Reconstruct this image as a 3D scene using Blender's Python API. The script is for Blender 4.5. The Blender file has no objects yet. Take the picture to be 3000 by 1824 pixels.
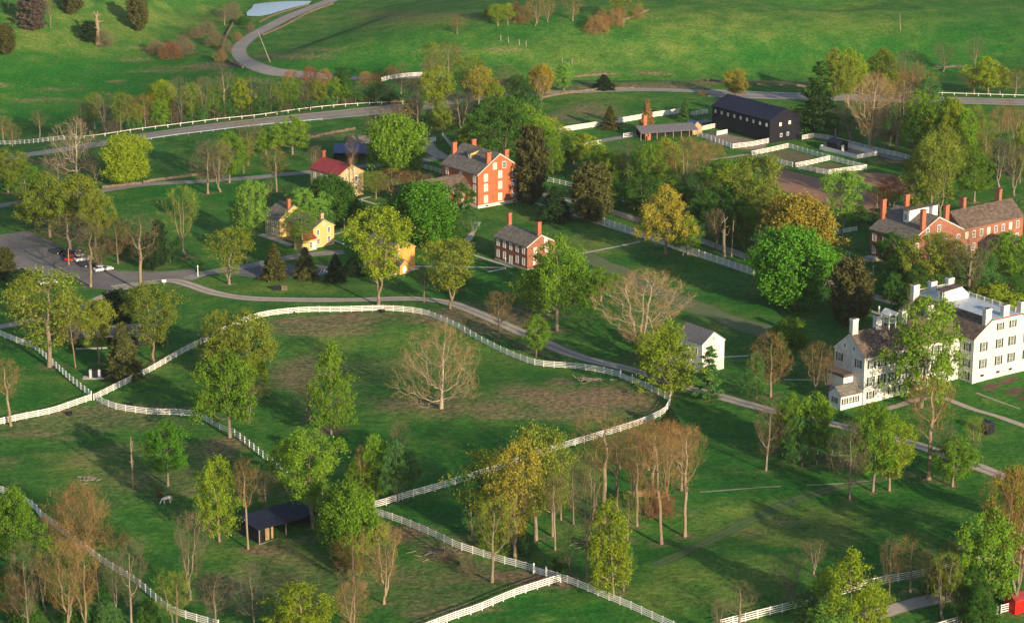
import bpy, math, random
import numpy as np
from mathutils import Vector, Matrix
C = bpy.context
SC = C.scene
COL = SC.collection
# ------------------------------------------------------------------ camera, sky, sun, exposure
F_PX = 7400.0; HOR = 2162.0; CAM_H = 168.0
PITCH = math.atan(HOR / F_PX)
cd = bpy.data.cameras.new('camera'); cam = bpy.data.objects.new('camera', cd); COL.objects.link(cam)
cam.location = (0, 0, CAM_H); cam.rotation_euler = (math.pi/2 - PITCH, 0, 0)
cd.sensor_width = 36; cd.sensor_fit = 'HORIZONTAL'; cd.lens = 36 * F_PX / 3000
cd.clip_start = 1; cd.clip_end = 20000
SC.camera = cam
SUN_EL = math.radians(16.5); SUN_AZ = math.radians(33.0)   # azimuth: to the right of straight behind the camera
w = bpy.data.worlds.new('World'); SC.world = w; w.use_nodes = True
nt = w.node_tree; bg = nt.nodes['Background']
sky = nt.nodes.new('ShaderNodeTexSky'); sky.sky_type = 'NISHITA'; sky.sun_disc = False
sky.sun_elevation = SUN_EL
sdir = Vector((math.sin(SUN_AZ)*math.cos(SUN_EL), -math.cos(SUN_AZ)*math.cos(SUN_EL), math.sin(SUN_EL)))
sky.sun_rotation = math.atan2(sdir.x, sdir.y)
nt.links.new(sky.outputs[0], bg.inputs[0]); bg.inputs[1].default_value = 0.115
ld = bpy.data.lights.new('sun', 'SUN'); ld.energy = 5.0; ld.angle = math.radians(0.5); ld.color = (1.0, 0.80, 0.54)
lo = bpy.data.objects.new('sun', ld); COL.objects.link(lo)
lo.rotation_euler = sdir.to_track_quat('Z', 'Y').to_euler()
SC.view_settings.view_transform = 'Standard'; SC.view_settings.look = 'None'
SC.view_settings.exposure = 0.55; SC.view_settings.gamma = 1
HAZE = 0.000026
SC.cycles.max_bounces = 5; SC.cycles.transparent_max_bounces = 4
SC.cycles.volume_bounces = 0

# ------------------------------------------------------------------ camera model and terrain
cP, sP = math.cos(PITCH), math.sin(PITCH)
def ray(px, py):
    dx = (px-1500)/F_PX; dy = (912-py)/F_PX
    return Vector((dx, cP + dy*sP, -sP + dy*cP))
def flat(px, py):
    d = ray(px, py); t = -CAM_H/d.z; return (d.x*t, d.y*t)
K = 1.2175
# (px, py, amplitude, sigma across, sigma along, rotation deg)
BUMPS = [(2960,1090,1.9,18,26,-56),
 (275,150,-20,46,230,-26),(20,-90,14,120,110,0),(250,20,5,70,50,0),
 (2230,176,-9,62,17,6),(2430,72,-3.6,15,8,10),(1900,70,4,90,50,0),(2700,60,5,90,60,0),(2850,190,-4,50,30,0),
 (1250,120,3.5,110,45,10),(1080,188,-6,56,14,0),(1600,130,3,60,30,0),(1790,205,-2.6,38,8,0),
 (1150,1070,-1.4,40,16,0),(900,1250,1.0,40,20,0),(1700,1150,1.2,26,16,0),(450,1280,-1.0,40,14,0),
 (2150,1540,-1.2,50,7,24),(1900,1700,1.2,40,14,0),(500,1650,-1.2,30,20,0),(2500,1500,1.0,50,18,0),
 (1820,860,0.7,60,14,-52),(1250,960,0.8,30,12,0)]
_B = []
for (bx,by,am,sx,sy,rt) in BUMPS:
    x,y = flat(bx,by); _B.append((x,y,am,sx,sy,math.cos(math.radians(rt)),math.sin(math.radians(rt))))
def hz0(x, y):
    z = 0.0
    for (bx,by,am,sx,sy,c,s) in _B:
        dx = x-bx; dy = y-by
        u = (c*dx+s*dy)/sx; v = (-s*dx+c*dy)/sy
        z = z + am*np.exp(-0.5*(u*u+v*v))
    return z
POND = flat(825, 12); POND_Z = float(hz0(POND[0], POND[1]))
def hz(x, y):                # the ground levels out round the pond
    m = np.exp(-((((x-POND[0]+6)/44)**2 + ((y-POND[1])/85)**2))**3)
    return hz0(x, y)*(1-m) + (POND_Z-0.4)*m
def G(px, py):
    d = ray(px, py); z = 0.0; P = None
    for _ in range(40):
        t = (z-CAM_H)/d.z
        x, y = d.x*t, d.y*t
        z2 = float(hz(x, y))
        if abs(z2-z) < 1e-3: break
        z = z + 0.7*(z2-z)
    return Vector((x, y, float(hz(x, y))))
def gz(x, y): return float(hz(x, y))
def top_h(P, py):            # height above P of image row py at P's distance
    d = ray(1500, py); t = P.y/d.y; return CAM_H + d.z*t - P.z
def mpp(P): return math.sqrt(P.y**2 + (CAM_H-P.z)**2)/F_PX*1.0   # metres per photo pixel

# ------------------------------------------------------------------ object helpers
def tag(o, label=None, cat=None, group=None, kind=None):
    if label: o['label'] = label
    if cat: o['category'] = cat
    if group: o['group'] = group
    if kind: o['kind'] = kind
    return o
def link(name, data, parent=None, loc=None, rz=0.0):
    o = bpy.data.objects.new(name, data); COL.objects.link(o)
    if parent: o.parent = parent
    if loc is not None: o.location = loc
    if rz: o.rotation_euler = (0, 0, rz)
    return o
def empty(name, loc, rz=0.0, label=None, cat=None, group=None):
    o = link(name, None, None, loc, rz); o.empty_display_size = 1
    return tag(o, label, cat, group)
class MB:
    def __init__(s): s.v = []; s.f = []
    def quad(s, a, b, c, d):
        n = len(s.v); s.v += [tuple(a), tuple(b), tuple(c), tuple(d)]; s.f.append((n, n+1, n+2, n+3)); return s
    def poly(s, pts):
        n = len(s.v); s.v += [tuple(p) for p in pts]; s.f.append(tuple(range(n, n+len(pts)))); return s
    def hexa(s, p):              # p[0:4] bottom ccw, p[4:8] top
        n = len(s.v); s.v += [tuple(q) for q in p]
        for q in ((3,2,1,0),(4,5,6,7),(0,1,5,4),(1,2,6,5),(2,3,7,6),(3,0,4,7)): s.f.append(tuple(n+i for i in q))
        return s
    def box(s, x0, y0, z0, x1, y1, z1):
        return s.hexa([(x0,y0,z0),(x1,y0,z0),(x1,y1,z0),(x0,y1,z0),(x0,y0,z1),(x1,y0,z1),(x1,y1,z1),(x0,y1,z1)])
    def prism(s, prof, a0, a1, axis='y'):   # prof list of (p, z); extruded along axis
        n = len(s.v); m = len(prof)
        for a in (a0, a1):
            for (p, z) in prof: s.v.append((p, a, z) if axis == 'y' else (a, p, z))
        s.f.append(tuple(range(n, n+m))[::-1] if axis == 'x' else tuple(range(n, n+m)))
        s.f.append(tuple(range(n+m, n+2*m)) if axis == 'x' else tuple(range(n+m, n+2*m))[::-1])
        for i in range(m):
            j = (i+1) % m
            s.f.append((n+i, n+m+i, n+m+j, n+j) if axis == 'y' else (n+i, n+j, n+m+j, n+m+i))
        return s
    def tube(s, a, b, r0, r1=None, n=8, caps=True):
        r1 = r0 if r1 is None else r1
        a = Vector(a); b = Vector(b); d = (b-a).normalized()
        x = d.orthogonal().normalized(); y = d.cross(x); k = len(s.v)
        for (c, r) in ((a, r0), (b, r1)):
            for i in range(n):
                t = 2*math.pi*i/n; s.v.append(tuple(c + x*(r*math.cos(t)) + y*(r*math.sin(t))))
        for i in range(n):
            j = (i+1) % n; s.f.append((k+i, k+j, k+n+j, k+n+i))
        if caps: s.f.append(tuple(range(k, k+n))[::-1]); s.f.append(tuple(range(k+n, k+2*n)))
        return s
    def mesh(s, name, mat):
        me = bpy.data.meshes.new(name); me.from_pydata(s.v, [], s.f); me.validate()
        if mat: me.materials.append(mat)
        return me
    def obj(s, name, mat, parent=None, loc=None, rz=0.0, smooth=False):
        me = s.mesh(name, mat)
        if smooth: me.shade_smooth()
        return link(name, me, parent, loc, rz)

# ------------------------------------------------------------------ materials
MATS = {}
def N(t, ty, **kw):
    n = t.nodes.new('ShaderNode'+ty)
    for k, v in kw.items(): setattr(n, k, v)
    return n
def newmat(name):
    m = bpy.data.materials.new(name); m.use_nodes = True; t = m.node_tree
    p = t.nodes['Principled BSDF']; p.inputs['Specular IOR Level'].default_value = 0.25
    MATS[name] = m
    return m, t, p
def noise(t, scale, detail=4, rough=0.6, vec=None):
    n = N(t, 'TexNoise'); n.inputs['Scale'].default_value = scale; n.inputs['Detail'].default_value = detail
    n.inputs['Roughness'].default_value = rough
    if vec is not None: t.links.new(vec, n.inputs['Vector'])
    return n.outputs['Fac']
def ramp(t, fac, stops):
    r = N(t, 'ValToRGB'); e = r.color_ramp.elements
    while len(e) < len(stops): e.new(0.5)
    for i, (p, c) in enumerate(stops):
        e[i].position = p; e[i].color = (*c, 1) if len(c) == 3 else c
    t.links.new(fac, r.inputs[0]); return r.outputs[0]
def mixc(t, fac, a, b, mode='MIX'):
    m = N(t, 'Mix', data_type='RGBA', blend_type=mode)
    for (v, i) in ((fac, 0), (a, 6), (b, 7)):
        if isinstance(v, (int, float)): m.inputs[i].default_value = v
        elif isinstance(v, tuple): m.inputs[i].default_value = (*v[:3], 1)
        else: t.links.new(v, m.inputs[i])
    return m.outputs[2]
def mapr(t, v, a, b, c=0.0, d=1.0):
    m = N(t, 'MapRange'); t.links.new(v, m.inputs[0])
    for i, q in enumerate((a, b, c, d)): m.inputs[i+1].default_value = q
    return m.outputs[0]
def math_(t, op, a, b=0.0):
    m = N(t, 'Math', operation=op)
    for i, v in enumerate((a, b)):
        if isinstance(v, (int, float)): m.inputs[i].default_value = v
        else: t.links.new(v, m.inputs[i])
    return m.outputs[0]
def bump(t, p, h, strength, dist):
    b = N(t, 'Bump'); b.inputs['Strength'].default_value = strength; b.inputs['Distance'].default_value = dist
    t.links.new(h, b.inputs['Height']); t.links.new(b.outputs[0], p.inputs['Normal'])
def pos(t, scale=(1,1,1), rot=(0,0,0), obj=False):
    mp = N(t, 'Mapping'); mp.inputs['Scale'].default_value = scale; mp.inputs['Rotation'].default_value = rot
    if obj: src = N(t, 'TexCoord').outputs['Object']
    else: src = N(t, 'NewGeometry').outputs['Position']
    t.links.new(src, mp.inputs[0]); return mp.outputs[0]
def simple(name, c1, c2, scale=1.0, rough=0.8, sc=(1,1,1), bmp=0.0, obj=True, metal=0.0, detail=5, lo=0.35, hi=0.65):
    m, t, p = newmat(name)
    v = pos(t, sc, obj=obj); n = noise(t, scale, detail, 0.65, v)
    t.links.new(ramp(t, n, [(lo, c1), (hi, c2)]), p.inputs['Base Color'])
    p.inputs['Roughness'].default_value = rough; p.inputs['Metallic'].default_value = metal
    if bmp: bump(t, p, n, bmp, 0.1)
    return m
def brickmat(name, c1, c2, mortar, sx=4.6, sy=13):
    m, t, p = newmat(name)
    v = pos(t, obj=True)
    sep = N(t, 'SeparateXYZ'); t.links.new(v, sep.inputs[0])
    cmb = N(t, 'CombineXYZ'); t.links.new(math_(t, 'ADD', sep.outputs[0], sep.outputs[1]), cmb.inputs[0]); t.links.new(sep.outputs[2], cmb.inputs[1])
    b = N(t, 'TexBrick'); b.inputs['Scale'].default_value = 1.0; b.inputs['Brick Width'].default_value = 1.0/sx*1.0; b.inputs['Row Height'].default_value = 1.0/sy
    b.inputs['Mortar Size'].default_value = 0.008; t.links.new(cmb.outputs[0], b.inputs['Vector'])
    b.inputs['Color1'].default_value = (*c1, 1); b.inputs['Color2'].default_value = (*c2, 1); b.inputs['Mortar'].default_value = (*mortar, 1)
    n = noise(t, 0.5, 5, 0.7, v)
    t.links.new(mixc(t, 1.0, b.outputs[0], ramp(t, n, [(0.3, (0.72,0.72,0.72)), (0.7, (1.12,1.08,1.05))]), 'MULTIPLY'), p.inputs['Base Color'])
    p.inputs['Roughness'].default_value = 0.85
    return m
brickmat('red_brick', (0.47,0.125,0.045), (0.37,0.095,0.035), (0.38,0.22,0.14))
brickmat('brown_brick', (0.34,0.105,0.055), (0.24,0.075,0.045), (0.34,0.24,0.19))
brickmat('chimney_brick', (0.46,0.13,0.06), (0.38,0.10,0.05), (0.36,0.22,0.16))
brickmat('yellow_stone', (0.50,0.40,0.22), (0.40,0.31,0.16), (0.50,0.42,0.28), 1.6, 3.5)
brickmat('white_stone', (0.66,0.66,0.65), (0.57,0.57,0.56), (0.66,0.66,0.64), 1.2, 3.0)
simple('yellow_paint', (0.50,0.36,0.13), (0.58,0.43,0.18), 1.5, 0.7, (1,1,8))
simple('orange_paint', (0.58,0.29,0.07), (0.66,0.36,0.09), 1.5, 0.7, (1,1,8))
simple('white_paint', (0.74,0.73,0.70), (0.82,0.81,0.78), 2.0, 0.6)
simple('fence_paint', (0.72,0.71,0.68), (0.84,0.83,0.80), 0.4, 0.6, obj=False)
simple('white_board', (0.68,0.67,0.62), (0.80,0.78,0.73), 1.2, 0.65, (1,1,9))
simple('grey_shingle', (0.085,0.08,0.075), (0.21,0.19,0.165), 0.9, 0.9, (1,1,3), 0.3)
simple('blue_shingle', (0.10,0.105,0.125), (0.17,0.17,0.19), 1.6, 0.9, (1,1,3), 0.3)
simple('brown_shingle', (0.065,0.048,0.042), (0.17,0.125,0.10), 0.8, 0.9, (1,1,3), 0.3)
simple('red_metal', (0.24,0.03,0.035), (0.33,0.05,0.05), 0.5, 0.5)
simple('blue_metal', (0.06,0.09,0.20), (0.09,0.13,0.27), 0.6, 0.45)
simple('pale_metal', (0.34,0.39,0.47), (0.46,0.51,0.58), 0.7, 0.5)
simple('black_board', (0.005,0.006,0.016), (0.012,0.012,0.022), 2.0, 0.7, (6,6,0.6))
simple('black_roof', (0.008,0.011,0.034), (0.018,0.022,0.050), 0.8, 0.75, (1,1,1), 0.2)
simple('dark_inside', (0.012,0.011,0.012), (0.022,0.02,0.02), 2.0, 0.9)
simple('raw_plank', (0.34,0.22,0.12), (0.50,0.33,0.18), 3.0, 0.8, (5,5,0.5))
simple('weathered_wood', (0.20,0.17,0.14), (0.30,0.26,0.21), 3.0, 0.85, (5,5,0.6))
simple('shutter_green', (0.012,0.045,0.035), (0.02,0.065,0.05), 3.0, 0.6)
simple('pane_cream', (0.50,0.45,0.34), (0.62,0.56,0.43), 2.0, 0.4)
simple('red_barn_paint', (0.50,0.008,0.006), (0.62,0.015,0.01), 1.0, 0.6, (6,6,0.6))
simple('field_stone', (0.085,0.068,0.052), (0.20,0.15,0.11), 1.2, 0.9, bmp=0.6, obj=False)
simple('pale_stone', (0.42,0.41,0.38), (0.58,0.56,0.51), 1.5, 0.85, obj=False)
simple('car_white', (0.74,0.73,0.70), (0.80,0.79,0.76), 1.0, 0.3)
simple('car_dark', (0.015,0.018,0.035), (0.02,0.022,0.045), 1.0, 0.25)
simple('car_red', (0.42,0.015,0.012), (0.48,0.02,0.016), 1.0, 0.3)
simple('rubber', (0.015,0.015,0.015), (0.03,0.03,0.03), 4.0, 0.8)
simple('horse_white', (0.60,0.57,0.52), (0.75,0.72,0.66), 2.0, 0.7)
simple('horse_bay', (0.10,0.03,0.015), (0.17,0.05,0.025), 2.0, 0.6)
simple('hair_dark', (0.012,0.010,0.009), (0.02,0.016,0.014), 3.0, 0.7)
m_, t_, p_ = newmat('glass_dark'); p_.inputs['Base Color'].default_value = (0.02,0.025,0.03,1); p_.inputs['Roughness'].default_value = 0.12; p_.inputs['Specular IOR Level'].default_value = 0.5

def plantmat(name, kind):
    m, t, p = newmat(name)
    oi = N(t, 'ObjectInfo'); ge = N(t, 'NewGeometry')
    r = ge.outputs['Random Per Island']
    v = pos(t, obj=True); n = noise(t, 0.45, 3, 0.6, v)
    k = math_(t, 'ADD', mapr(t, r, 0, 1, 0.62, 1.25), mapr(t, n, 0.3, 0.7, -0.12, 0.18))
    vm = N(t, 'VectorMath', operation='SCALE'); t.links.new(oi.outputs['Color'], vm.inputs[0]); t.links.new(k, vm.inputs['Scale'])
    warm = mixc(t, mapr(t, n, 0.42, 0.75, 0.0, 0.45), vm.outputs[0], mixc(t, 1.0, vm.outputs[0], (1.25,1.03,0.72), 'MULTIPLY'))
    t.links.new(warm, p.inputs['Base Color']); p.inputs['Roughness'].default_value = 0.75
    p.inputs['Specular IOR Level'].default_value = 0.12
    if kind == 'leaf':
        tr = N(t, 'BsdfTranslucent'); t.links.new(warm, tr.inputs[0])
        mx = N(t, 'MixShader'); mx.inputs[0].default_value = 0.22
        t.links.new(p.outputs[0], mx.inputs[1]); t.links.new(tr.outputs[0], mx.inputs[2])
        t.links.new(mx.outputs[0], t.nodes['Material Output'].inputs[0])
    return m
plantmat('leaf', 'leaf'); plantmat('twig', 'twig')
def barkmat():
    m, t, p = newmat('bark')
    oi = N(t, 'ObjectInfo'); v = pos(t, (1,1,0.35), obj=True); n = noise(t, 2.2, 5, 0.7, v)
    vm = N(t, 'VectorMath', operation='SCALE'); t.links.new(oi.outputs['Color'], vm.inputs[0]); t.links.new(mapr(t, n, 0.3, 0.7, 0.65, 1.2), vm.inputs['Scale'])
    at = N(t, 'Attribute', attribute_name='thin')
    c = mixc(t, at.outputs['Fac'], vm.outputs[0], mixc(t, 1.0, vm.outputs[0], (0.58,0.49,0.36), 'MULTIPLY'))
    t.links.new(c, p.inputs['Base Color']); p.inputs['Roughness'].default_value = 0.9
barkmat()
M = MATS
# ------------------------------------------------------------------ ground
def project(x, y, z):
    yy = y; zz = z-CAM_H
    dep = yy*cP - zz*sP; up = yy*sP + zz*cP
    dep = np.maximum(dep, 1.0)
    return 1500 + x/dep*F_PX, 912 - up/dep*F_PX
# painted soil / dry grass / rich green grass, also painted shade in the upper valley and far hollows: (px, py, rx, ry, strength) in photo pixels, baked at the grid's world positions
DIRT = [(1330,925,300,26,.9),(1000,940,200,16,.8),(1480,965,120,18,.7),(1580,1010,60,20,.5),(1260,1190,180,24,.75),(1440,1190,120,20,.6),
 (1700,1165,190,34,1),(1780,1140,90,24,.9),(1850,1180,80,24,.7),(1650,1120,50,12,.9),(960,1262,45,12,1),(870,1100,60,40,.7),(820,1130,90,14,.6),(1000,965,160,14,.7),
 (310,1215,170,26,.6),(480,1200,120,16,.55),(650,1300,60,34,.8),(420,1235,150,8,.5),(120,1270,120,10,.6),(200,1285,60,8,.7),(20,1350,50,18,.6),
 (720,1560,60,16,.9),(760,1610,70,12,.9),(880,1580,90,10,.6),(820,1640,60,10,.5),(520,1310,90,14,.4),(560,1440,40,14,.6),
 (1190,1560,90,26,.9),(1330,1620,120,28,.85),(1480,1690,120,22,1),(1560,1700,90,20,1),(1400,1780,110,16,.7),(1260,1790,90,20,.6),(1120,1640,40,40,.5),(1430,1650,70,20,.7),
 (2190,1560,40,6,.4),(2310,1530,40,12,.35),(2060,1600,60,8,.3),
 (1800,215,60,5,.9),(1900,215,80,6,.8),(1990,255,60,10,1),(1920,255,110,10,.7),(2060,240,50,7,.6),(1700,255,80,7,.6),(2200,240,200,4,.7),(1560,265,40,7,.8),
 (1720,330,110,20,1),(1650,342,60,14,1),(2010,256,50,8,1),(1960,250,90,8,.8),(1850,252,80,7,.8),(1760,250,60,6,.7),(1680,345,60,20,.9),(1790,345,60,12,.7),(1700,322,40,6,1),
 (860,165,110,5,.7),(920,145,80,4,.5),(560,196,80,6,.9),(640,190,60,5,.9),(480,208,70,4,.6),(180,262,80,4,.7),(90,295,60,5,.7),(10,250,25,5,.8),(420,142,22,3,.9),(500,128,40,2.5,.7),(140,292,80,4,.8),(340,240,30,3,.8),(400,175,60,4,.5),(440,140,70,4,.6),
 (1180,45,180,16,.35),(1300,150,120,10,.3),(1480,148,60,5,.6),(980,395,90,6,.5),(900,405,80,5,.5),
 (1690,1145,40,8,1),(1400,720,30,6,.7),(960,640,30,5,.3),(2650,470,80,8,.8),(2760,470,60,8,.5),(2470,1360,150,14,.5),(1770,1360,80,24,.4),(300,1330,160,40,.35),(520,1420,160,50,.35),(850,1720,200,60,.4),(1250,1700,200,60,.5),(1100,1080,160,40,.3),(330,1240,260,24,.5),(1440,1215,260,16,.6),(1730,1200,90,30,.7),(1600,1200,120,20,.5),(700,1720,80,30,.4),(450,1400,200,60,.35),(300,1250,200,30,.35),(900,1700,120,60,.35),(620,1480,60,30,.4),(250,1480,80,20,.3),(1400,1580,160,12,.5),(2000,1500,60,16,.3)]
DRY = [(2380,1540,260,50,.8),(2150,1680,260,40,.55),(1900,1760,200,30,.6),(2320,1580,90,20,.9),(1750,160,260,50,.5),(2100,60,300,40,.5),(2480,60,200,40,.5),(380,60,220,50,.6),(120,110,160,40,.6),(1500,150,200,20,.5),(300,150,120,20,.5),
 (1700,720,160,26,.7),(1900,820,140,30,.6),(1560,640,120,20,.6),(2080,930,110,40,.45),(1150,1000,200,30,.45),(260,1345,180,40,.75),(300,1400,160,30,.7),(500,1330,150,30,.4),(900,840,260,20,.5),(600,830,120,16,.4),
 (1400,1050,200,40,.4),(420,1080,120,20,.4),(900,1640,100,30,.5),(1650,1560,60,20,.3),(2350,330,130,14,.9),(1800,290,160,14,.5),(1180,60,260,20,.5),(640,1600,120,30,.4),(760,1660,80,20,.5),(1300,1100,80,20,.3),(2200,1740,200,30,.5),(1600,1160,160,30,.6),(1250,1010,200,26,.5)]
LUSH_SHADE = [(280,230,420,110,.85),(620,300,300,60,.7),(1150,190,260,40,.7),(2700,150,260,90,.6),(1350,60,220,40,.5),(2000,1400,260,60,.7),(2250,1700,260,60,.45),(2500,1600,260,50,.5),(1900,870,260,26,.9),(2100,900,200,30,.9),(1700,1780,200,50,1),(1500,1790,120,40,1),(1330,1510,140,36,1),(2050,1280,180,50,.6),(2560,1420,300,60,.7),(1900,780,160,16,.8),(1450,1000,160,30,.8),(1300,930,100,10,.6),(700,840,0.1,0.1,0),(1050,1270,180,40,.5),(1450,1320,200,60,.6),(640,560,260,40,.9),(800,520,200,20,.8),(350,210,300,60,.8),(150,330,200,40,.8),(1000,200,180,20,.8),(2250,170,220,26,.7),(700,1600,80,20,.3),(1650,900,0.1,0.1,0),(1250,840,120,30,.5),(1400,830,120,30,.7),(200,1060,180,30,.7),(80,1170,100,20,.7),(1900,1650,120,30,.7),(2700,1250,200,30,.6),(2850,1650,200,60,.5),(150,1700,260,90,.7),(500,1700,120,60,.5),(1850,590,140,16,.6)]
def spaced(a, b, step, lo_, hi_, grow=1.12):
    out = list(np.arange(a, b+step, step)); s = step
    x = out[-1]
    while x < hi_: s *= grow; x += s; out.append(x)
    s = step; x = out[0]; pre = []
    while x > lo_: s *= grow; x -= s; pre.append(x)
    return np.array(pre[::-1] + out)
gx = spaced(-240, 240, 1.6, -9000, 9000)
far = [1121.0]
while far[-1] < 16000: far.append(far[-1] + 3.0*1.12**len(far))
gy = np.concatenate([np.array([-3000,-1500,-700,-300,-100,0,80,150,220,280,330.]), np.arange(370, 780, 1.6), np.arange(780, 1119, 2.6), np.array(far)])
XX, YY = np.meshgrid(gx, gy); ZZ = hz(XX, YY) + np.zeros_like(XX)
nx, ny = len(gx), len(gy)
PX, PY = project(XX, YY, ZZ)
rs = np.random.RandomState(5)
def vnoise(x, y, s, seed):       # cheap smooth value noise on arrays
    r = np.random.RandomState(seed); T = r.rand(256, 256)
    u = x/s; v = y/s; iu = np.floor(u).astype(int); iv = np.floor(v).astype(int); fu = u-iu; fv = v-iv
    fu = fu*fu*(3-2*fu); fv = fv*fv*(3-2*fv)
    a = T[iu % 256, iv % 256]; b = T[(iu+1) % 256, iv % 256]; c = T[iu % 256, (iv+1) % 256]; d = T[(iu+1) % 256, (iv+1) % 256]
    return a*(1-fu)*(1-fv)+b*fu*(1-fv)+c*(1-fu)*fv+d*fu*fv
wob = (vnoise(XX, YY, 14, 1)-0.5)*1.1 + (vnoise(XX, YY, 5, 2)-0.5)*0.9 + (vnoise(XX, YY, 2.4, 3)-.5)*.5
def paint(L):
    out = np.zeros_like(XX)
    for (cx, cy, rx, ry, st) in L:
        if st == 0: continue
        d2 = ((PX-cx)/rx)**2 + ((PY-cy)/ry)**2
        v = st*np.clip(1.45 - np.sqrt(d2)*1.0 + wob*0.9, 0, 1)
        v[YY < 300] = 0
        out = np.maximum(out, v)
    return out
me = bpy.data.meshes.new('ground')
co = np.stack([XX.ravel(), YY.ravel(), ZZ.ravel()], 1)
idx = np.arange(nx*ny).reshape(ny, nx)
fa = np.stack([idx[:-1,:-1].ravel(), idx[:-1,1:].ravel(), idx[1:,1:].ravel(), idx[1:,:-1].ravel()], 1)
me.vertices.add(len(co)); me.vertices.foreach_set('co', co.astype(np.float32).ravel())
me.loops.add(fa.size); me.loops.foreach_set('vertex_index', fa.astype(np.int32).ravel())
me.polygons.add(len(fa)); me.polygons.foreach_set('loop_start', (np.arange(len(fa))*4).astype(np.int32)); me.polygons.foreach_set('loop_total', np.full(len(fa), 4, dtype=np.int32))
me.update(); me.shade_smooth()
for nm, L in (('dirt', DIRT), ('dry', DRY), ('lush_shade', LUSH_SHADE)):
    at = me.attributes.new(nm, 'FLOAT', 'POINT'); at.data.foreach_set('value', paint(L).astype(np.float32).ravel())
def groundmat():
    m, t, p = newmat('grass_ground')
    def A(n): a = N(t, 'Attribute', attribute_name=n); return a.outputs['Fac']
    v = pos(t); big = noise(t, 0.018, 4, 0.55, v); mid = noise(t, 0.11, 5, 0.65, v); fine = noise(t, 0.9, 5, 0.75, v); tuft = noise(t, 3.2, 3, 0.7, v)
    streak = noise(t, 0.5, 4, 0.7, pos(t, (0.25, 1.2, 1), (0, 0, 0.25)))
    base = ramp(t, mid, [(0.30, GRASS[0]), (0.50, GRASS[1]), (0.68, GRASS[2])])
    base = mixc(t, mapr(t, big, 0.35, 0.65, 0, 0.35), base, GRASS[1])
    base = mixc(t, math_(t, 'MULTIPLY', A('lush_shade'), 0.85), base, GRASS[3])
    dryn = math_(t, 'MULTIPLY', A('dry'), mapr(t, mid, 0.3, 0.62, 0.15, 0.95))
    base = mixc(t, dryn, base, GRASS[4])
    st2 = noise(t, 1.3, 4, 0.75, pos(t, (0.45, 1.0, 1), (0, 0, -0.2)))
    base = mixc(t, mapr(t, st2, 0.56, 0.70, 0, 0.38), base, (0.030,0.085,0.018))
    # scattered yellow and brown mottling
    base = mixc(t, mapr(t, streak, 0.58, 0.74, 0, 0.40), base, GRASS[5])
    d = math_(t, 'MULTIPLY', A('dirt'), mapr(t, math_(t, 'ADD', fine, math_(t, 'MULTIPLY', mid, 0.6)), 0.56, 0.86, 0.30, 1.0))
    dirtc = ramp(t, fine, [(0.35, (0.17,0.115,0.075)), (0.65, (0.30,0.20,0.13))])
    base = mixc(t, math_(t, 'MINIMUM', d, 0.92), base, dirtc)
    k = math_(t, 'ADD', mapr(t, fine, 0.3, 0.7, 0.52, 1.40), mapr(t, tuft, 0.3, 0.7, -0.26, 0.26))
    vm = N(t, 'VectorMath', operation='SCALE'); t.links.new(base, vm.inputs[0]); t.links.new(k, vm.inputs['Scale'])
    t.links.new(vm.outputs[0], p.inputs['Base Color']); p.inputs['Roughness'].default_value = 0.95; p.inputs['Specular IOR Level'].default_value = 0.05
    h = math_(t, 'ADD', math_(t, 'MULTIPLY', fine, 0.5), math_(t, 'ADD', math_(t, 'MULTIPLY', tuft, 0.16), math_(t, 'MULTIPLY', mid, 1.6)))
    bump(t, p, h, 0.55, 0.9)
    return m
GRASS = [(0.024,0.110,0.020),(0.048,0.158,0.025),(0.120,0.205,0.040),(0.012,0.132,0.016),(0.205,0.245,0.055),(0.195,0.170,0.070)]
me.materials.append(groundmat())
tag(link('ground', me), kind='structure')

# ------------------------------------------------------------------ roads and paths
def catmull(pts, n=8):
    P = [np.array(p, float) for p in pts]; P = [2*P[0]-P[1]] + P + [2*P[-1]-P[-2]]; out = []
    for i in range(1, len(P)-2):
        for k in range(n):
            t = k/n; a, b, c, d = P[i-1], P[i], P[i+1], P[i+2]
            out.append(0.5*((2*b) + (-a+c)*t + (2*a-5*b+4*c-d)*t*t + (-a+3*b-3*c+d)*t**3))
    out.append(P[-2]); return out
def worldline(pts, step, smooth=True):
    q = catmull(pts) if smooth else [np.array(p, float) for p in pts]
    W = [G(*p) for p in q]; W = [(w_.x, w_.y) for w_ in W]
    out = [W[0]]; acc = 0.0; cur = np.array(W[0]); tot = []
    for a, b in zip(W[:-1], W[1:]):
        a = np.array(a); b = np.array(b); L = np.linalg.norm(b-a)
        if L < 1e-6: continue
        s = step-acc
        while s <= L:
            out.append(tuple(a+(b-a)*s/L)); s += step
        acc = (acc+L) % step if True else 0
    if math.dist(out[-1], W[-1]) > step*0.3: out.append(W[-1])
    return out
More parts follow.
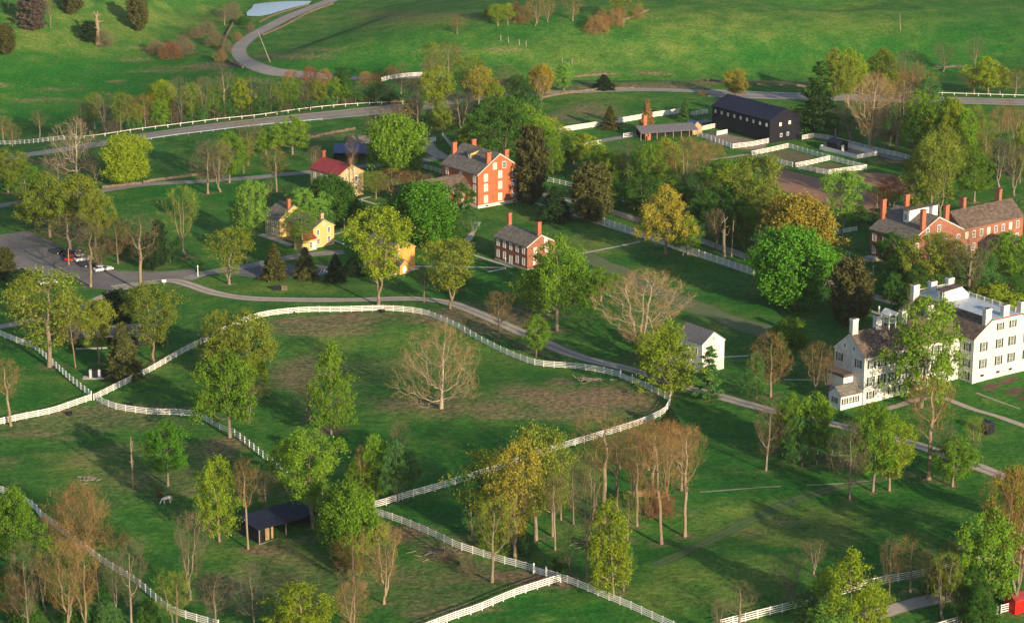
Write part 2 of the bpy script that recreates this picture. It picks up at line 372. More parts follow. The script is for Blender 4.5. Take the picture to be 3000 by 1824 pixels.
def ribbon(name, pts, width, mat, lift=0.05, step=2.0, wobble=0.0, smooth=True, seed=1, rows=None):
    W = np.array(worldline(pts, step, smooth)); r = np.random.RandomState(seed)
    T = np.gradient(W, axis=0); T /= np.linalg.norm(T, axis=1)[:, None]; Nn = np.stack([-T[:,1], T[:,0]], 1)
    n = rows or max(2, int(width/1.5)+1); verts = []; faces = []; uv = []
    wb = 1 + wobble*(vnoise(np.arange(len(W))*step, np.zeros(len(W)), 6.0, seed)-0.5)*2
    L = 0.0
    for i in range(len(W)):
        if i: L += np.linalg.norm(W[i]-W[i-1])
        for j in range(n):
            s = (j/(n-1)-0.5)*width*wb[i]; x, y = W[i] + Nn[i]*s
            verts.append((x, y, gz(x, y)+lift)); uv.append((j/(n-1), L))
    for i in range(len(W)-1):
        for j in range(n-1): faces.append((i*n+j, (i+1)*n+j, (i+1)*n+j+1, i*n+j+1))
    me = bpy.data.meshes.new(name); me.from_pydata(verts, [], faces)
    u = me.uv_layers.new(name='UVMap'); lv = np.zeros(len(me.loops), np.int32); me.loops.foreach_get('vertex_index', lv)
    u.data.foreach_set('uv', np.array(uv, np.float32)[lv].ravel())
    me.materials.append(mat); return tag(link(name, me), kind='structure')
def roadmat(name, edge, mid, line=False, tracks=False, soft=False):
    m, t, p = newmat(name)
    tc = N(t, 'TexCoord'); sep = N(t, 'SeparateXYZ'); t.links.new(tc.outputs['UV'], sep.inputs[0]); U = sep.outputs[0]
    v = pos(t); n = noise(t, 0.8, 5, 0.7, v); n2 = noise(t, 0.12, 3, 0.6, v)
    c = mixc(t, mapr(t, n, 0.35, 0.65), edge, mid)
    c = mixc(t, mapr(t, n2, 0.35, 0.7, 0, 0.5), c, tuple(x*0.72 for x in edge))
    a = math_(t, 'ABSOLUTE', math_(t, 'SUBTRACT', U, 0.5))
    if tracks:   # greener / darker strip between the wheel tracks
        c = mixc(t, mapr(t, math_(t, 'ADD', a, math_(t, 'MULTIPLY', n, 0.12)), 0.10, 0.17, 0.75, 0.0), c, tracks)
    if soft:     # ragged grassy verge
        c = mixc(t, mapr(t, math_(t, 'ADD', a, math_(t, 'MULTIPLY', n, 0.22)), 0.50, 0.58, 0.0, 0.9), c, (0.055,0.10,0.025))
    if line:
        c = mixc(t, math_(t, 'MULTIPLY', math_(t, 'GREATER_THAN', a, 0.435), math_(t, 'LESS_THAN', a, 0.462)), c, (0.62,0.60,0.55))
        c = mixc(t, math_(t, 'MULTIPLY', math_(t, 'GREATER_THAN', a, 0.012), math_(t, 'LESS_THAN', a, 0.027)), c, (0.55,0.40,0.10))
    t.links.new(c, p.inputs['Base Color']); p.inputs['Roughness'].default_value = 0.9
    bump(t, p, n, 0.2, 0.1)
    return m
roadmat('highway_asphalt', (0.25,0.235,0.225), (0.32,0.295,0.275), line=True)
roadmat('lane_asphalt', (0.23,0.22,0.215), (0.30,0.285,0.275), soft=True)
roadmat('gravel', (0.36,0.31,0.26), (0.46,0.40,0.34), soft=True)
roadmat('gravel_tracks', (0.38,0.33,0.29), (0.48,0.43,0.38), tracks=(0.17,0.15,0.11), soft=True)
roadmat('stone_walk', (0.45,0.43,0.38), (0.55,0.52,0.47))
roadmat('faint_stone', (0.22,0.24,0.16), (0.32,0.32,0.25), soft=True)
roadmat('worn_lawn', (0.105,0.15,0.06), (0.145,0.175,0.085), soft=True)
roadmat('dirt_track', (0.065,0.13,0.035), (0.12,0.16,0.065), tracks=(0.03,0.12,0.02), soft=True)
HW = [(-60,474),(43,459),(150,443),(274,424),(408,403),(500,389),(620,373),(750,359),(900,344),(1054,329),(1300,305),(1600,285),(1900,276),(2078,273),(2250,280),(2500,286),(2750,293),(3000,300),(3080,303)]
ribbon('highway', HW[:11], 12.0, M['highway_asphalt'], 0.06, 3.0, smooth=True)
ribbon('highway', [(1300,303),(1450,284),(1600,273),(1850,263),(1980,265),(2100,270)], 5.0, M['highway_asphalt'], 0.05, 3.0, smooth=True)
ribbon('highway', HW[13:], 12.0, M['highway_asphalt'], 0.06, 3.0, smooth=True)
ribbon('country_road', [(1040,-25),(975,0),(910,24),(841,52),(790,78),(750,99),(715,124),(699,148),(711,172),(745,192),(780,205),(826,214),(963,226),(1085,231),(1180,228),(1300,218)], 6.5, M['lane_asphalt'], 0.06, 2.0)
ribbon('lane', [(-40,610),(0,603),(67,591),(180,575),(298,559),(420,541),(597,531),(750,520),(841,510),(905,505),(1040,489),(1130,482),(1230,472),(1310,458)], 4.6, M['lane_asphalt'], 0.05, 2.0, 0.1)
ribbon('driveway', [(1245,412),(1258,432),(1280,452),(1320,466)], 5.0, M['gravel'], 0.055, 1.5, 0.1)
ribbon('driveway', [(330,842),(400,832),(450,826),(505,822),(555,834),(620,856),(700,871),(800,877),(1000,879),(1200,875),(1300,884),(1370,905),(1500,961),(1600,1006),(1700,1046),(1850,1083),(2000,1130),(2100,1158),(2250,1200),(2400,1232),(2570,1272),(2655,1294),(2737,1320),(2860,1365),(2935,1394),(3060,1440)], 3.9, M['gravel_tracks'], 0.055, 2.0, 0.12)
ribbon('lane', [(545,818),(590,803),(660,790),(750,775),(840,756),(920,745),(1010,738)], 4.6, M['lane_asphalt'], 0.066, 1.5, 0.1)
ribbon('path', [(420,830),(350,848),(292,875),(240,898),(189,912),(137,928),(60,946),(-60,968)], 3.6, M['gravel'], 0.06, 2.0, 0.12)
ribbon('path', [(240,898),(205,930),(215,960),(245,985)], 3.0, M['gravel'], 0.064, 1.5, 0.2)
ribbon('lane', [(1440,545),(1530,560),(1650,583),(1774,615),(1880,648),(2033,698),(2191,753),(2350,806),(2539,862),(2640,892)], 4.0, M['gravel'], 0.05, 2.0, 0.15)
ribbon('footpath', [(1560,592),(1670,628),(1900,701),(2212,806),(2240,816)], 1.3, M['stone_walk'], 0.05, 2.0, 0, False)
ribbon('footpath', [(2490,890),(2560,913),(2620,935)], 1.2, M['stone_walk'], 0.05, 2.0, 0, False)
ribbon('footpath', [(1675,748),(1876,708)], 1.0, M['stone_walk'], 0.05, 2.0, 0, False)
ribbon('footpath', [(1378,744),(1478,776),(1500,784)], 1.0, M['stone_walk'], 0.05, 2.0, 0, False)
ribbon('footpath', [(1212,780),(1480,784)], 1.0, M['stone_walk'], 0.054, 2.0, 0, False)
ribbon('footpath', [(1428,797),(1482,786)], 0.9, M['stone_walk'], 0.06, 2.0, 0, False)
ribbon('footpath', [(1400,650),(1385,680),(1372,700),(1366,712)], 1.8, M['stone_walk'], 0.05, 1.0, 0.3)
ribbon('footpath', [(968,690),(1035,672)], 1.0, M['stone_walk'], 0.05, 2.0, 0, False)
ribbon('footpath', [(970,702),(1012,716)], 1.0, M['stone_walk'], 0.055, 2.0, 0, False)
ribbon('footpath', [(1046,582),(1105,600)], 1.0, M['stone_walk'], 0.05, 2.0, 0, False)
ribbon('footpath', [(1056,584),(1090,576)], 1.0, M['stone_walk'], 0.055, 2.0, 0, False)
ribbon('footpath', [(2119,1046),(2192,1042),(2290,1108),(2430,1112)][:2], 0.9, M['stone_walk'], 0.05, 2.0, 0, False)
ribbon('footpath', [(2296,1112),(2420,1112)], 0.7, M['stone_walk'], 0.05, 2.0, 0, False)
ribbon('footpath', [(2590,1200),(2640,1185),(2700,1168),(2760,1168)], 2.2, M['gravel'], 0.05, 2.0, 0.2)
ribbon('footpath', [(2765,1165),(2850,1198),(2930,1222),(3040,1262)], 1.8, M['gravel'], 0.05, 2.0, 0.2)
ribbon('footpath', [(2860,1150),(2900,1166),(2990,1198)], 0.8, M['faint_stone'], 0.05, 2.0, 0.3)
ribbon('footpath', [(2050,1441),(2120,1436),(2230,1427),(2292,1424)], 0.7, M['faint_stone'], 0.05, 2.0, 0.5)
ribbon('footpath', [(2362,1421),(2460,1416),(2560,1407)], 0.6, M['faint_stone'], 0.05, 2.0, 0.6)
ribbon('dirt_track', [(1920,1655),(2020,1610),(2110,1568),(2230,1508),(2330,1465),(2440,1430),(2560,1408),(2700,1385)], 2.6, M['dirt_track'], 0.04, 2.0, 0.3)
ribbon('road', [(2480,1830),(2600,1790),(2700,1762),(2790,1745),(2880,1728)], 4.2, M['gravel'], 0.05, 2.0, 0.05)
ribbon('path', [(2070,470),(2130,462),(2195,452)], 2.0, M['gravel'], 0.05, 1.5, 0.2)
ribbon('lane', [(2345,385),(2400,402),(2480,424),(2560,445),(2640,470)], 4.0, M['lane_asphalt'], 0.05, 2.0, 0.1)
ribbon('lane', [(1640,430),(1700,424),(1790,408),(1880,392),(1990,370),(2080,352)], 4.0, M['lane_asphalt'], 0.05, 2.0, 0.1)
def area(name, pts, mat, lift=0.04):
    if name == 'pond':
        P = []
        for p in pts: d = ray(*p); t = (POND_Z-0.1-CAM_H)/d.z; P.append(Vector((d.x*t, d.y*t, 0)))
    else: P = [G(*p) for p in pts]
    xs = [p.x for p in P]; ys = [p.y for p in P]
    import bmesh
    bm = bmesh.new(); bm.faces.new([bm.verts.new((p.x, p.y, 0)) for p in P]); bmesh.ops.triangulate(bm, faces=bm.faces[:])
    for _ in range(5):
        le = [e for e in bm.edges if e.calc_length() > 3.0]
        if not le: break
        bmesh.ops.subdivide_edges(bm, edges=le, cuts=1); bmesh.ops.triangulate(bm, faces=bm.faces[:])
    if name == 'pond':
        for v in bm.verts: v.co.z = POND_Z-0.1
    else:
        for v in bm.verts: v.co.z = gz(v.co.x, v.co.y)+lift
    me = bpy.data.meshes.new(name); bm.to_mesh(me); bm.free(); me.materials.append(mat)
    if me.polygons and me.polygons[0].normal.z < 0: me.flip_normals()
    return tag(link(name, me), kind='structure')
simple('lot_asphalt', (0.10,0.10,0.11), (0.22,0.205,0.19), 0.07, 0.9, obj=False, detail=7)
simple('lot_blue', (0.10,0.105,0.125), (0.16,0.16,0.175), 0.2, 0.9, obj=False, detail=7)
simple('creek_bed', (0.10,0.11,0.09), (0.24,0.22,0.18), 0.5, 0.7, obj=False, detail=6)
simple('bed_soil', (0.07,0.045,0.03), (0.14,0.09,0.06), 0.6, 0.95, obj=False, detail=6)
simple('tilled_soil', (0.25,0.135,0.085), (0.34,0.195,0.13), 0.3, 0.95, (0.5,6,1), obj=False, detail=6)
simple('yard_soil', (0.19,0.16,0.13), (0.30,0.25,0.20), 0.4, 0.95, obj=False, detail=6)
simple('pen_grass', (0.085,0.10,0.035), (0.16,0.13,0.075), 0.25, 0.95, obj=False, detail=6)
area('parking_lot', [(-60,696),(0,688),(82,677),(150,706),(200,735),(274,772),(340,792),(440,797),(570,788),(575,818),(500,824),(440,826),(405,830),(335,852),(260,842),(200,812),(120,806),(30,806),(-60,800)], M['lot_asphalt'], 0.045)
area('parking_lot', [(640,800),(700,780),(770,778),(870,777),(1010,778),(1022,800),(900,812),(760,815)], M['lot_blue'], 0.045)
area('tilled_field', [(2262,495),(2300,498),(2420,528),(2560,566),(2600,600),(2570,625),(2480,620),(2400,596),(2300,562),(2262,545)], M['tilled_soil'])
area('tilled_field', [(2490,512),(2560,506),(2610,510),(2680,540),(2680,575),(2600,556),(2520,534)], M['tilled_soil'])
area('yard', [(2048,398),(2090,385),(2150,398),(2250,420),(2235,440),(2155,436),(2090,420)], M['yard_soil'])
area('yard', [(2210,459),(2309,438),(2425,470),(2330,492)], M['pen_grass'])
area('yard', [(2348,497),(2432,477),(2532,500),(2440,517)], M['pen_grass'])
for pts in ([(2872,1134),(2900,1122),(2935,1128),(2905,1148)],[(2918,1118),(2960,1104),(2990,1108),(2950,1128)],[(2935,1150),(2975,1134),(3015,1140),(2975,1160)],[(2975,1168),(3010,1156),(3045,1164),(3008,1180)]):
    area('garden_bed', pts, M['bed_soil'], 0.06)
# parking bay stripes are painted on the small lot
for k in range(5):
    a = (925+k*9, 790); ribbon('road_marking', [a, (a[0]-8, 804)], 0.14, M['white_paint'], 0.052, 1.0, 0, False)
# pond; pale blue of the reflected sky is put into the base colour
m_, t_, p_ = newmat('pond_water'); p_.inputs['Base Color'].default_value = (0.36,0.46,0.60,1); p_.inputs['Roughness'].default_value = 0.25; p_.inputs['Specular IOR Level'].default_value = 1.0; p_.inputs['Metallic'].default_value = 0.0
bump(t_, p_, noise(t_, 0.6, 4, 0.6, pos(t_)), 0.15, 0.2)
area('pond', [(724,47),(722,36),(738,24),(745,8),(765,-25),(935,-25),(915,2),(904,12),(860,22),(820,33),(792,42),(760,48)], M['pond_water'], 0.15)
ribbon('path', [(1690,742),(1760,772),(1850,815),(1960,868),(2080,915),(2200,958),(2290,985)], 8.0, M['worn_lawn'], 0.03, 2.0, 0.25)

# ------------------------------------------------------------------ trees
def mesh_from(name, V, Fq, mat):
    me = bpy.data.meshes.new(name); V = np.asarray(V, np.float32); k = Fq.shape[1]
    me.vertices.add(len(V)); me.vertices.foreach_set('co', V.ravel())
    me.loops.add(Fq.size); me.loops.foreach_set('vertex_index', Fq.astype(np.int32).ravel())
    me.polygons.add(len(Fq)); me.polygons.foreach_set('loop_start', (np.arange(len(Fq))*k).astype(np.int32)); me.polygons.foreach_set('loop_total', np.full(len(Fq), k, dtype=np.int32))
    me.update(calc_edges=True); me.materials.append(mat); return me
def cards(c, n_out, a_len, b_len, r, spread=0.8):
    n = len(c); d = n_out*(1-spread) + r.normal(size=(n,3))*spread*0.75
    d /= np.linalg.norm(d, axis=1)[:,None]+1e-9
    u = np.cross(d, r.normal(size=(n,3))); u /= np.linalg.norm(u, axis=1)[:,None]+1e-9; v = np.cross(d, u)
    s = r.uniform(0.5, 1.5, (n,1)); u = u*a_len*s; v = v*b_len*s
    V = np.stack([c-u, c-v*1.0, c+u, c+v], 1).reshape(-1,3); return V, np.arange(4*n).reshape(n,4)
def slivers(c, d, L, wd, r):
    n = len(c); s = np.cross(d, r.normal(size=(n,3))); s /= np.linalg.norm(s, axis=1)[:,None]+1e-9
    L = L*r.uniform(0.6, 1.3, (n,1)); V = np.stack([c-s*wd, c+s*wd, c+d*L], 1).reshape(-1,3); return V, np.arange(3*n).reshape(n,3)
def env(shape, t):
    t = np.clip(t, 0, 1)
    if shape == 'oval': return np.sqrt(np.clip(1-(2*t-1)**2, 0, 1))**0.9
    if shape == 'round': return np.clip(1-np.abs((t-0.42)/0.58)**2.4, 0, 1)**0.6
    if shape == 'cone': return (1-t)**0.75*np.clip(t*6+0.3, 0, 1)
    if shape == 'vase': return np.clip(0.35+0.9*t, 0, 1)*np.clip(1-((t-0.62)/0.38).clip(0)**2, 0, 1)**0.5
    if shape == 'spread': return np.clip(1-np.abs((t-0.30)/0.70)**2.0, 0, 1)**0.75
    if shape == 'dome': return np.sqrt(np.clip(1-t*t, 0, 1))
    return np.ones_like(t)
def grow(seed, h, wd, cb, shape, nl=9, nb=70, ntw=320, r0=0.32, top=0.72, fork=0, droop=0.0, lobes=5, stems=1):
    r = np.random.RandomState(seed)
    P = []; par = []; pl = []
    def add(p, q):
        P.append(np.array(p, float)); par.append(q); pl.append(0.0 if q < 0 else pl[q]+float(np.linalg.norm(P[-1]-P[q]))); return len(P)-1
    roots = []
    for s in range(stems):
        o = np.array([0,0,0]) if stems == 1 else np.append(r.normal(size=2)*wd*0.04, 0)
        k = add(o, -1); roots.append(k)
        lean = r.normal(size=2)*0.016*h if stems == 1 else r.normal(size=2)*wd*0.22
        H = h*(cb+(1-cb)*top*(1 if stems == 1 else r.uniform(0.5,1))) if not fork else h*cb*0.42
        m = max(4, int(H/1.4)); x = r.normal(size=2)*0.0
        for i in range(1, m+1):
            t = i/m; wig = np.array([math.sin(i*1.7+seed), math.cos(i*1.3+seed*2)])*0.012*h*t
            k = add(np.append(o[:2]+lean*t**1.3+wig, H*t), k)
        if fork:
            base = k; aa = r.uniform(0, 6.28)
            for b in range(fork):
                an = aa + b*6.283/fork + r.normal()*0.2; out = np.array([math.cos(an), math.sin(an)])
                k = base; L = h*(cb+(1-cb)*top)-H; mm = 7; R = wd*r.uniform(0.14, 0.24)
                for i in range(1, mm+1):
                    t = i/mm; k = add(np.append(P[base][:2]+out*R*t**0.75+r.normal(size=2)*0.008*h, P[base][2]+L*t*r.uniform(.95,1.0)), k)
    # lobed envelope
    ph = r.uniform(0, 6.28, 8); am = r.uniform(0.08, 0.21, 8)
    def sample(n, lo_, hi_=1.0):
        out = []
        while len(out) < n:
            t = r.uniform(0.0, 1); a = r.uniform(0, 6.28)
            R = float(env(shape, np.array(t)))*wd/2
            R *= 1 + sum(am[i]*math.sin((i+1)*a*0.8+ph[i]+t*5*(i % 3)) for i in range(lobes))
            if r.uniform() > (R/(wd/2))**0.9: continue
            q = r.uniform(lo_**2, hi_**2)**0.5
            z = h*(cb + (1-cb)*t)
            out.append(np.array([math.cos(a)*R*q, math.sin(a)*R*q, z]))
        return out
    def attach(T, seg, up, cost_up):
        A = np.array(P); 
        d = T-A; hd = np.hypot(d[:,0], d[:,1]); L = np.linalg.norm(d, axis=1)
        c = L + 0.50*np.array(pl) + cost_up*np.maximum(0, A[:,2]-T[2]+0.30*hd) + np.where(A[:,2] < h*cb*(0.35 if fork else 0.55), 50, 0)
        k = int(np.argmin(c)); p0 = P[k].copy(); L = np.linalg.norm(T-p0); n = max(1, int(round(L/seg)))
        bow = np.array([0, 0, up*L])
        for i in range(1, n+1):
            t = i/n; q = p0+(T-p0)*t - bow*math.sin(math.pi*t)*1.0 + (r.normal(size=3)*0.035*L if i < n else 0)
            k = add(q, k)
        return k
    for T in sample(nl, 0.55, 0.8): attach(T, 1.1, 0.10-droop, 1.3)
    for T in sample(nb, 0.45, 0.97): attach(T, 0.9, 0.07-droop, 0.9)
    tips = [attach(T, 0.8, 0.03-droop, 0.5) for T in sample(ntw, 0.35, 1.0)]
    P_ = np.array(P); par_ = np.array(par); n = len(P_)
    cnt = np.zeros(n); ch = np.zeros(n, int)
    for i in range(n):
        if par_[i] >= 0: ch[par_[i]] += 1
    cnt[ch == 0] = 1
    for i in range(n-1, -1, -1):
        if par_[i] >= 0: cnt[par_[i]] += cnt[i]
    rad = r0*(cnt/cnt[0 if stems == 1 else roots[-1]].max())**0.52 if stems == 1 else r0*(cnt/cnt.max())**0.5
    rad = np.maximum(rad, 0.015)
    rad = rad*np.where(P_[:,2] < h*0.03, 1.35, 1.0)
    return P_, par_, rad, np.array(tips), cnt
def wood(name, P, par, rad, minr=0.0):
    V = []; Fq = []; TH = []; rad = rad.copy()
    for i in range(len(P)):
        if par[i] >= 0 and rad[par[i]] < minr: rad[i] = 0
    for i in range(len(P)):
        p = par[i]
        if p < 0 or rad[i] < minr: continue
        a = P[p]; b = P[i]; d = b-a; L = np.linalg.norm(d)
        if L < 1e-4: continue
        d = d/L; x = np.cross(d, [0.3, 0.9, 0.31]); x /= np.linalg.norm(x)+1e-9; y = np.cross(d, x)
        m = 7 if rad[i] > 0.12 else (4 if rad[i] > 0.05 else 3); k = len(V)
        ra = rad[p] if par[p] >= 0 and rad[p] < rad[i]*1.6 else min(rad[p], rad[i]*1.35)
        for (c, q) in ((a, ra), (b, rad[i])):
            for j in range(m):
                t = 6.2832*j/m; V.append(c + x*(q*math.cos(t)) + y*(q*math.sin(t))); TH.append(min(1.0, max(0.0, (0.085-q)/0.05)))
        for j in range(m): Fq.append((k+j, k+(j+1) % m, k+m+(j+1) % m, k+m+j))
    me = mesh_from(name, V, np.array(Fq), M['bark'])
    at = me.attributes.new('thin', 'FLOAT', 'POINT'); at.data.foreach_set('value', np.array(TH, np.float32)); return me
def leafy(seed, h, wd, cb, shape, nleaf, size, clump=0.75, spread=0.55, **kw):
    P, par, rad, tips, cnt = grow(seed, h, wd, cb, shape, **kw); r = np.random.RandomState(seed+99)
    T = P[tips]; k = r.randint(0, len(T), nleaf)
    wgt = r.uniform(0.5, 1.3, len(T)); keep = r.uniform(size=nleaf) < wgt[k]; k = k[keep]
    c = T[k] + r.normal(size=(len(k),3))*np.array([1,1,0.75])*clump*0.55*r.uniform(0.3,1.25,(len(k),1))
    ctr = np.array([0,0,h*(cb+(1-cb)*0.45)]); o = c-ctr; o /= np.linalg.norm(o, axis=1)[:,None]+1e-9
    o = o*0.35 + (c-T[k])*1.1/clump + np.array([0,0,0.2])
    V, Fq = cards(c, o, size, size*0.62, r, spread)
    return wood('tree_trunk', P, par, rad, 0.024), mesh_from('tree_crown', V, Fq, M['leaf']), V
def bare(seed, h, wd, cb, shape, ntwig, L=1.0, wdt=0.013, minr=0.018, **kw):
    P, par, rad, tips, cnt = grow(seed, h, wd, cb, shape, **kw); r = np.random.RandomState(seed+99)
    T = P[tips]; D = T-P[par[tips]]; D /= np.linalg.norm(D, axis=1)[:,None]+1e-9
    k = r.randint(0, len(T), ntwig); t = r.uniform(-0.8, 0.15, (ntwig,1))
    d = D[k]*0.7 + r.normal(size=(ntwig,3))*0.55 + np.array([0,0,0.35]); d /= np.linalg.norm(d, axis=1)[:,None]
    V, Fq = slivers(T[k]+D[k]*t+r.normal(size=(ntwig,3))*0.18, d, L, wdt, r)
    rad = np.where(rad > 0.05, rad, rad)
    tk = wood('tree_trunk', P, par, rad, minr)
    if seed in (81, 82): tk.attributes['thin'].data.foreach_set('value', np.zeros(len(tk.vertices), np.float32))
    return tk, mesh_from('tree_crown', V, Fq, M['twig']), V
def conifer(seed, h, wd, cb, kind):
    r = np.random.RandomState(seed); P = [np.array([0,0,0.])]; par = [-1]
    for i in range(1, 13): P.append(np.array([0.01*h*math.sin(i), 0.01*h*math.cos(i*1.3), h*0.97*i/12])); par.append(i-1)
    rad = [0.24*(1-i/13.5) for i in range(13)]; C_ = []; O = []
    nb = {'spruce': 210, 'cedar': 230, 'pine': 80}[kind]
    for b in range(nb):
        t = r.uniform(0, 1)**(0.85 if kind != 'pine' else 1.0)
        z = h*(cb+(1-cb)*t); a = r.uniform(0, 6.28)
        if kind == 'spruce': R = wd/2*(1-t)**0.85*r.uniform(0.65,1.1)+0.12; sl = -0.12
        elif kind == 'cedar': R = wd/2*float(env('oval', np.array(0.16+0.8*t)))*r.uniform(0.5,1.15)+0.1; sl = 0.7
        else: R = wd/2*(1-t*0.85)*r.uniform(0.35,1.15)*(0.55+0.45*math.sin(t*22)**2); sl = 0.12
        out = np.array([math.cos(a), math.sin(a), sl]); z0 = np.array([0,0,z-(R*sl*0.8 if kind == 'cedar' else 0)])
        if kind == 'pine' or b % 4 == 0:
            P.append(z0); par.append(max(0, min(12, int(z0[2]/h/0.97*12)))); rad.append(0.05)
            P.append(z0+out*R*0.9); par.append(len(P)-2); rad.append(0.022)
        n = int(10+R*34) if kind != 'pine' else int(14+R*36)
        s = r.uniform(0.12 if kind != 'pine' else 0.35, 1, n)**0.7
        c = z0+out*R*s[:,None]+r.normal(size=(n,3))*np.array([.16,.16,.12])*(1.1 if kind != 'pine' else 1.3)*(0.5+R/3)
        if kind == 'spruce': c[:,2] -= 0.10*s*R
        C_.append(c); O.append(np.tile(out+np.array([0,0,0.5]), (n,1)))
    c = np.concatenate(C_); o = np.concatenate(O); V, Fq = cards(c, o, 0.26, 0.11, r, 0.75)
    return wood('tree_trunk', np.array(P), np.array(par), np.array(rad)), mesh_from('tree_crown', V, Fq, M['leaf']), V
def snag(seed):
    P, par, rad, tips, cnt = grow(seed, 9, 2.2, 0.35, 'oval', nl=4, nb=6, ntw=8, r0=0.34, top=0.95)
    rad = np.maximum(rad, 0.03); r = np.random.RandomState(seed)
    V, Fq = slivers(P[tips].repeat(4, 0), r.normal(size=(len(tips)*4,3))*0.5+np.array([0,0,.5]), 0.4, 0.02, r)
    return wood('tree_trunk', P, par, rad), mesh_from('tree_crown', V, Fq, M['twig']), V
PROTO = {
 'M': [lambda: leafy(11, 12, 12, 0.10, 'round', 52326, 0.171, 1.15, nl=12, nb=90, ntw=482, r0=0.25),
       lambda: leafy(12, 12, 11, 0.13, 'round', 47965, 0.171, 1.2, nl=11, nb=80, ntw=436, r0=0.25),
       lambda: leafy(17, 12, 11, 0.13, 'round', 47965, 0.171, 1.2, nl=11, nb=80, ntw=436, r0=0.25)],
 'L': [lambda: leafy(21, 14, 12, 0.24, 'oval', 23154, 0.143, 0.95, nl=10, nb=60, ntw=192, r0=0.30),
       lambda: leafy(22, 14, 11, 0.22, 'oval', 22228, 0.143, 1.0, nl=9, nb=50, ntw=170, r0=0.30),
       lambda: leafy(23, 14, 12.5, 0.26, 'spread', 23154, 0.150, 1.05, nl=9, nb=50, ntw=163, r0=0.31),
       lambda: leafy(27, 14, 12.5, 0.26, 'spread', 23154, 0.150, 1.05, nl=9, nb=50, ntw=163, r0=0.31)],
 'F': [lambda: leafy(31, 15, 11, 0.30, 'vase', 17617, 0.137, 1.0, nl=8, nb=50, ntw=163, r0=0.28, fork=3),
       lambda: leafy(32, 15, 11.5, 0.30, 'vase', 17617, 0.137, 1.0, nl=8, nb=50, ntw=170, r0=0.27, fork=2),
       lambda: leafy(37, 15, 11.5, 0.30, 'vase', 17617, 0.137, 1.0, nl=8, nb=50, ntw=170, r0=0.27, fork=2)],
 'N': [lambda: leafy(41, 14, 7.5, 0.15, 'oval', 17572, 0.137, 0.85, nl=12, nb=55, ntw=163, r0=0.22, top=0.85),
       lambda: leafy(42, 14, 7.5, 0.10, 'spread', 18548, 0.137, 0.85, nl=12, nb=55, ntw=163, r0=0.22, top=0.85),
       lambda: leafy(47, 14, 7.5, 0.10, 'spread', 18548, 0.137, 0.85, nl=12, nb=55, ntw=163, r0=0.22, top=0.85)],
 'S': [lambda: leafy(51, 14, 10, 0.24, 'vase', 9371, 0.123, 0.9, 0.9, nl=10, nb=70, ntw=234, r0=0.25),
       lambda: leafy(52, 14, 9.5, 0.26, 'oval', 9011, 0.123, 0.9, 0.9, nl=10, nb=70, ntw=234, r0=0.25),
       lambda: leafy(53, 14, 9, 0.22, 'vase', 8290, 0.123, 0.9, 0.9, nl=8, nb=70, ntw=234, r0=0.27, fork=3)],
 'W': [lambda: leafy(61, 12, 10, 0.14, 'round', 17616, 0.131, 0.85, nl=10, nb=70, ntw=234, r0=0.25, droop=0.12),
       lambda: leafy(62, 13, 9, 0.12, 'spread', 15012, 0.131, 0.85, nl=10, nb=70, ntw=213, r0=0.24, droop=0.12),
       lambda: leafy(67, 13, 9, 0.12, 'spread', 15012, 0.131, 0.85, nl=10, nb=70, ntw=213, r0=0.24, droop=0.12)],
 'B': [lambda: bare(71, 14, 9.5, 0.26, 'vase', 2666, nl=12, nb=90, ntw=420, r0=0.25),
       lambda: bare(72, 14, 9, 0.22, 'oval', 2666, nl=14, nb=90, ntw=400, r0=0.24, top=0.9),
       lambda: bare(73, 14, 9, 0.30, 'vase', 2666, nl=10, nb=90, ntw=420, r0=0.27, fork=3),
       lambda: bare(77, 14, 9, 0.30, 'vase', 2666, nl=10, nb=90, ntw=420, r0=0.27, fork=3)],
 'Y': [lambda: bare(81, 15, 16, 0.14, 'spread', 8500, 0.75, 0.015, 0.012, nl=22, nb=150, ntw=900, r0=0.34, top=0.85, droop=0.02),
       lambda: bare(82, 15, 13.5, 0.22, 'vase', 8000, 0.75, 0.015, 0.012, nl=14, nb=140, ntw=800, r0=0.31, fork=3)],
 'H': [lambda: bare(91, 18, 7.5, 0.50, 'vase', 1860, nl=8, nb=60, ntw=300, r0=0.25),
       lambda: bare(92, 18, 7.5, 0.46, 'oval', 1736, nl=8, nb=60, ntw=300, r0=0.25, fork=2),
       lambda: bare(93, 18, 7, 0.42, 'oval', 1736, nl=9, nb=60, ntw=300, r0=0.25, top=0.9),
       lambda: bare(97, 18, 7, 0.42, 'vase', 1736, nl=9, nb=60, ntw=300, r0=0.25, top=0.9)],
 'U': [lambda: bare(101, 7, 9, 0.03, 'dome', 8000, 0.8, 0.015, nl=14, nb=120, ntw=560, r0=0.09, stems=6),
       lambda: bare(102, 7, 8, 0.03, 'dome', 7000, 0.8, 0.015, nl=14, nb=110, ntw=500, r0=0.09, stems=5),
       lambda: bare(107, 7, 8, 0.03, 'dome', 7000, 0.8, 0.015, nl=14, nb=110, ntw=500, r0=0.09, stems=5)],
 'Q': [lambda: leafy(111, 6, 8, 0.03, 'dome', 17234, 0.137, 0.8, nl=12, nb=60, ntw=170, r0=0.12, stems=5),
       lambda: leafy(112, 6, 7.5, 0.03, 'dome', 16220, 0.137, 0.8, nl=12, nb=60, ntw=156, r0=0.12, stems=4)],
 'X': [lambda: conifer(121, 9, 5.5, 0.02, 'spruce'), lambda: conifer(122, 9, 5.2, 0.03, 'spruce')],
 'C': [lambda: conifer(131, 11, 6.5, 0.10, 'cedar'), lambda: conifer(132, 11, 6.0, 0.08, 'cedar')],
 'P': [lambda: conifer(141, 14, 8, 0.10, 'pine')],
 'T': [lambda: snag(151), lambda: snag(154)],
}
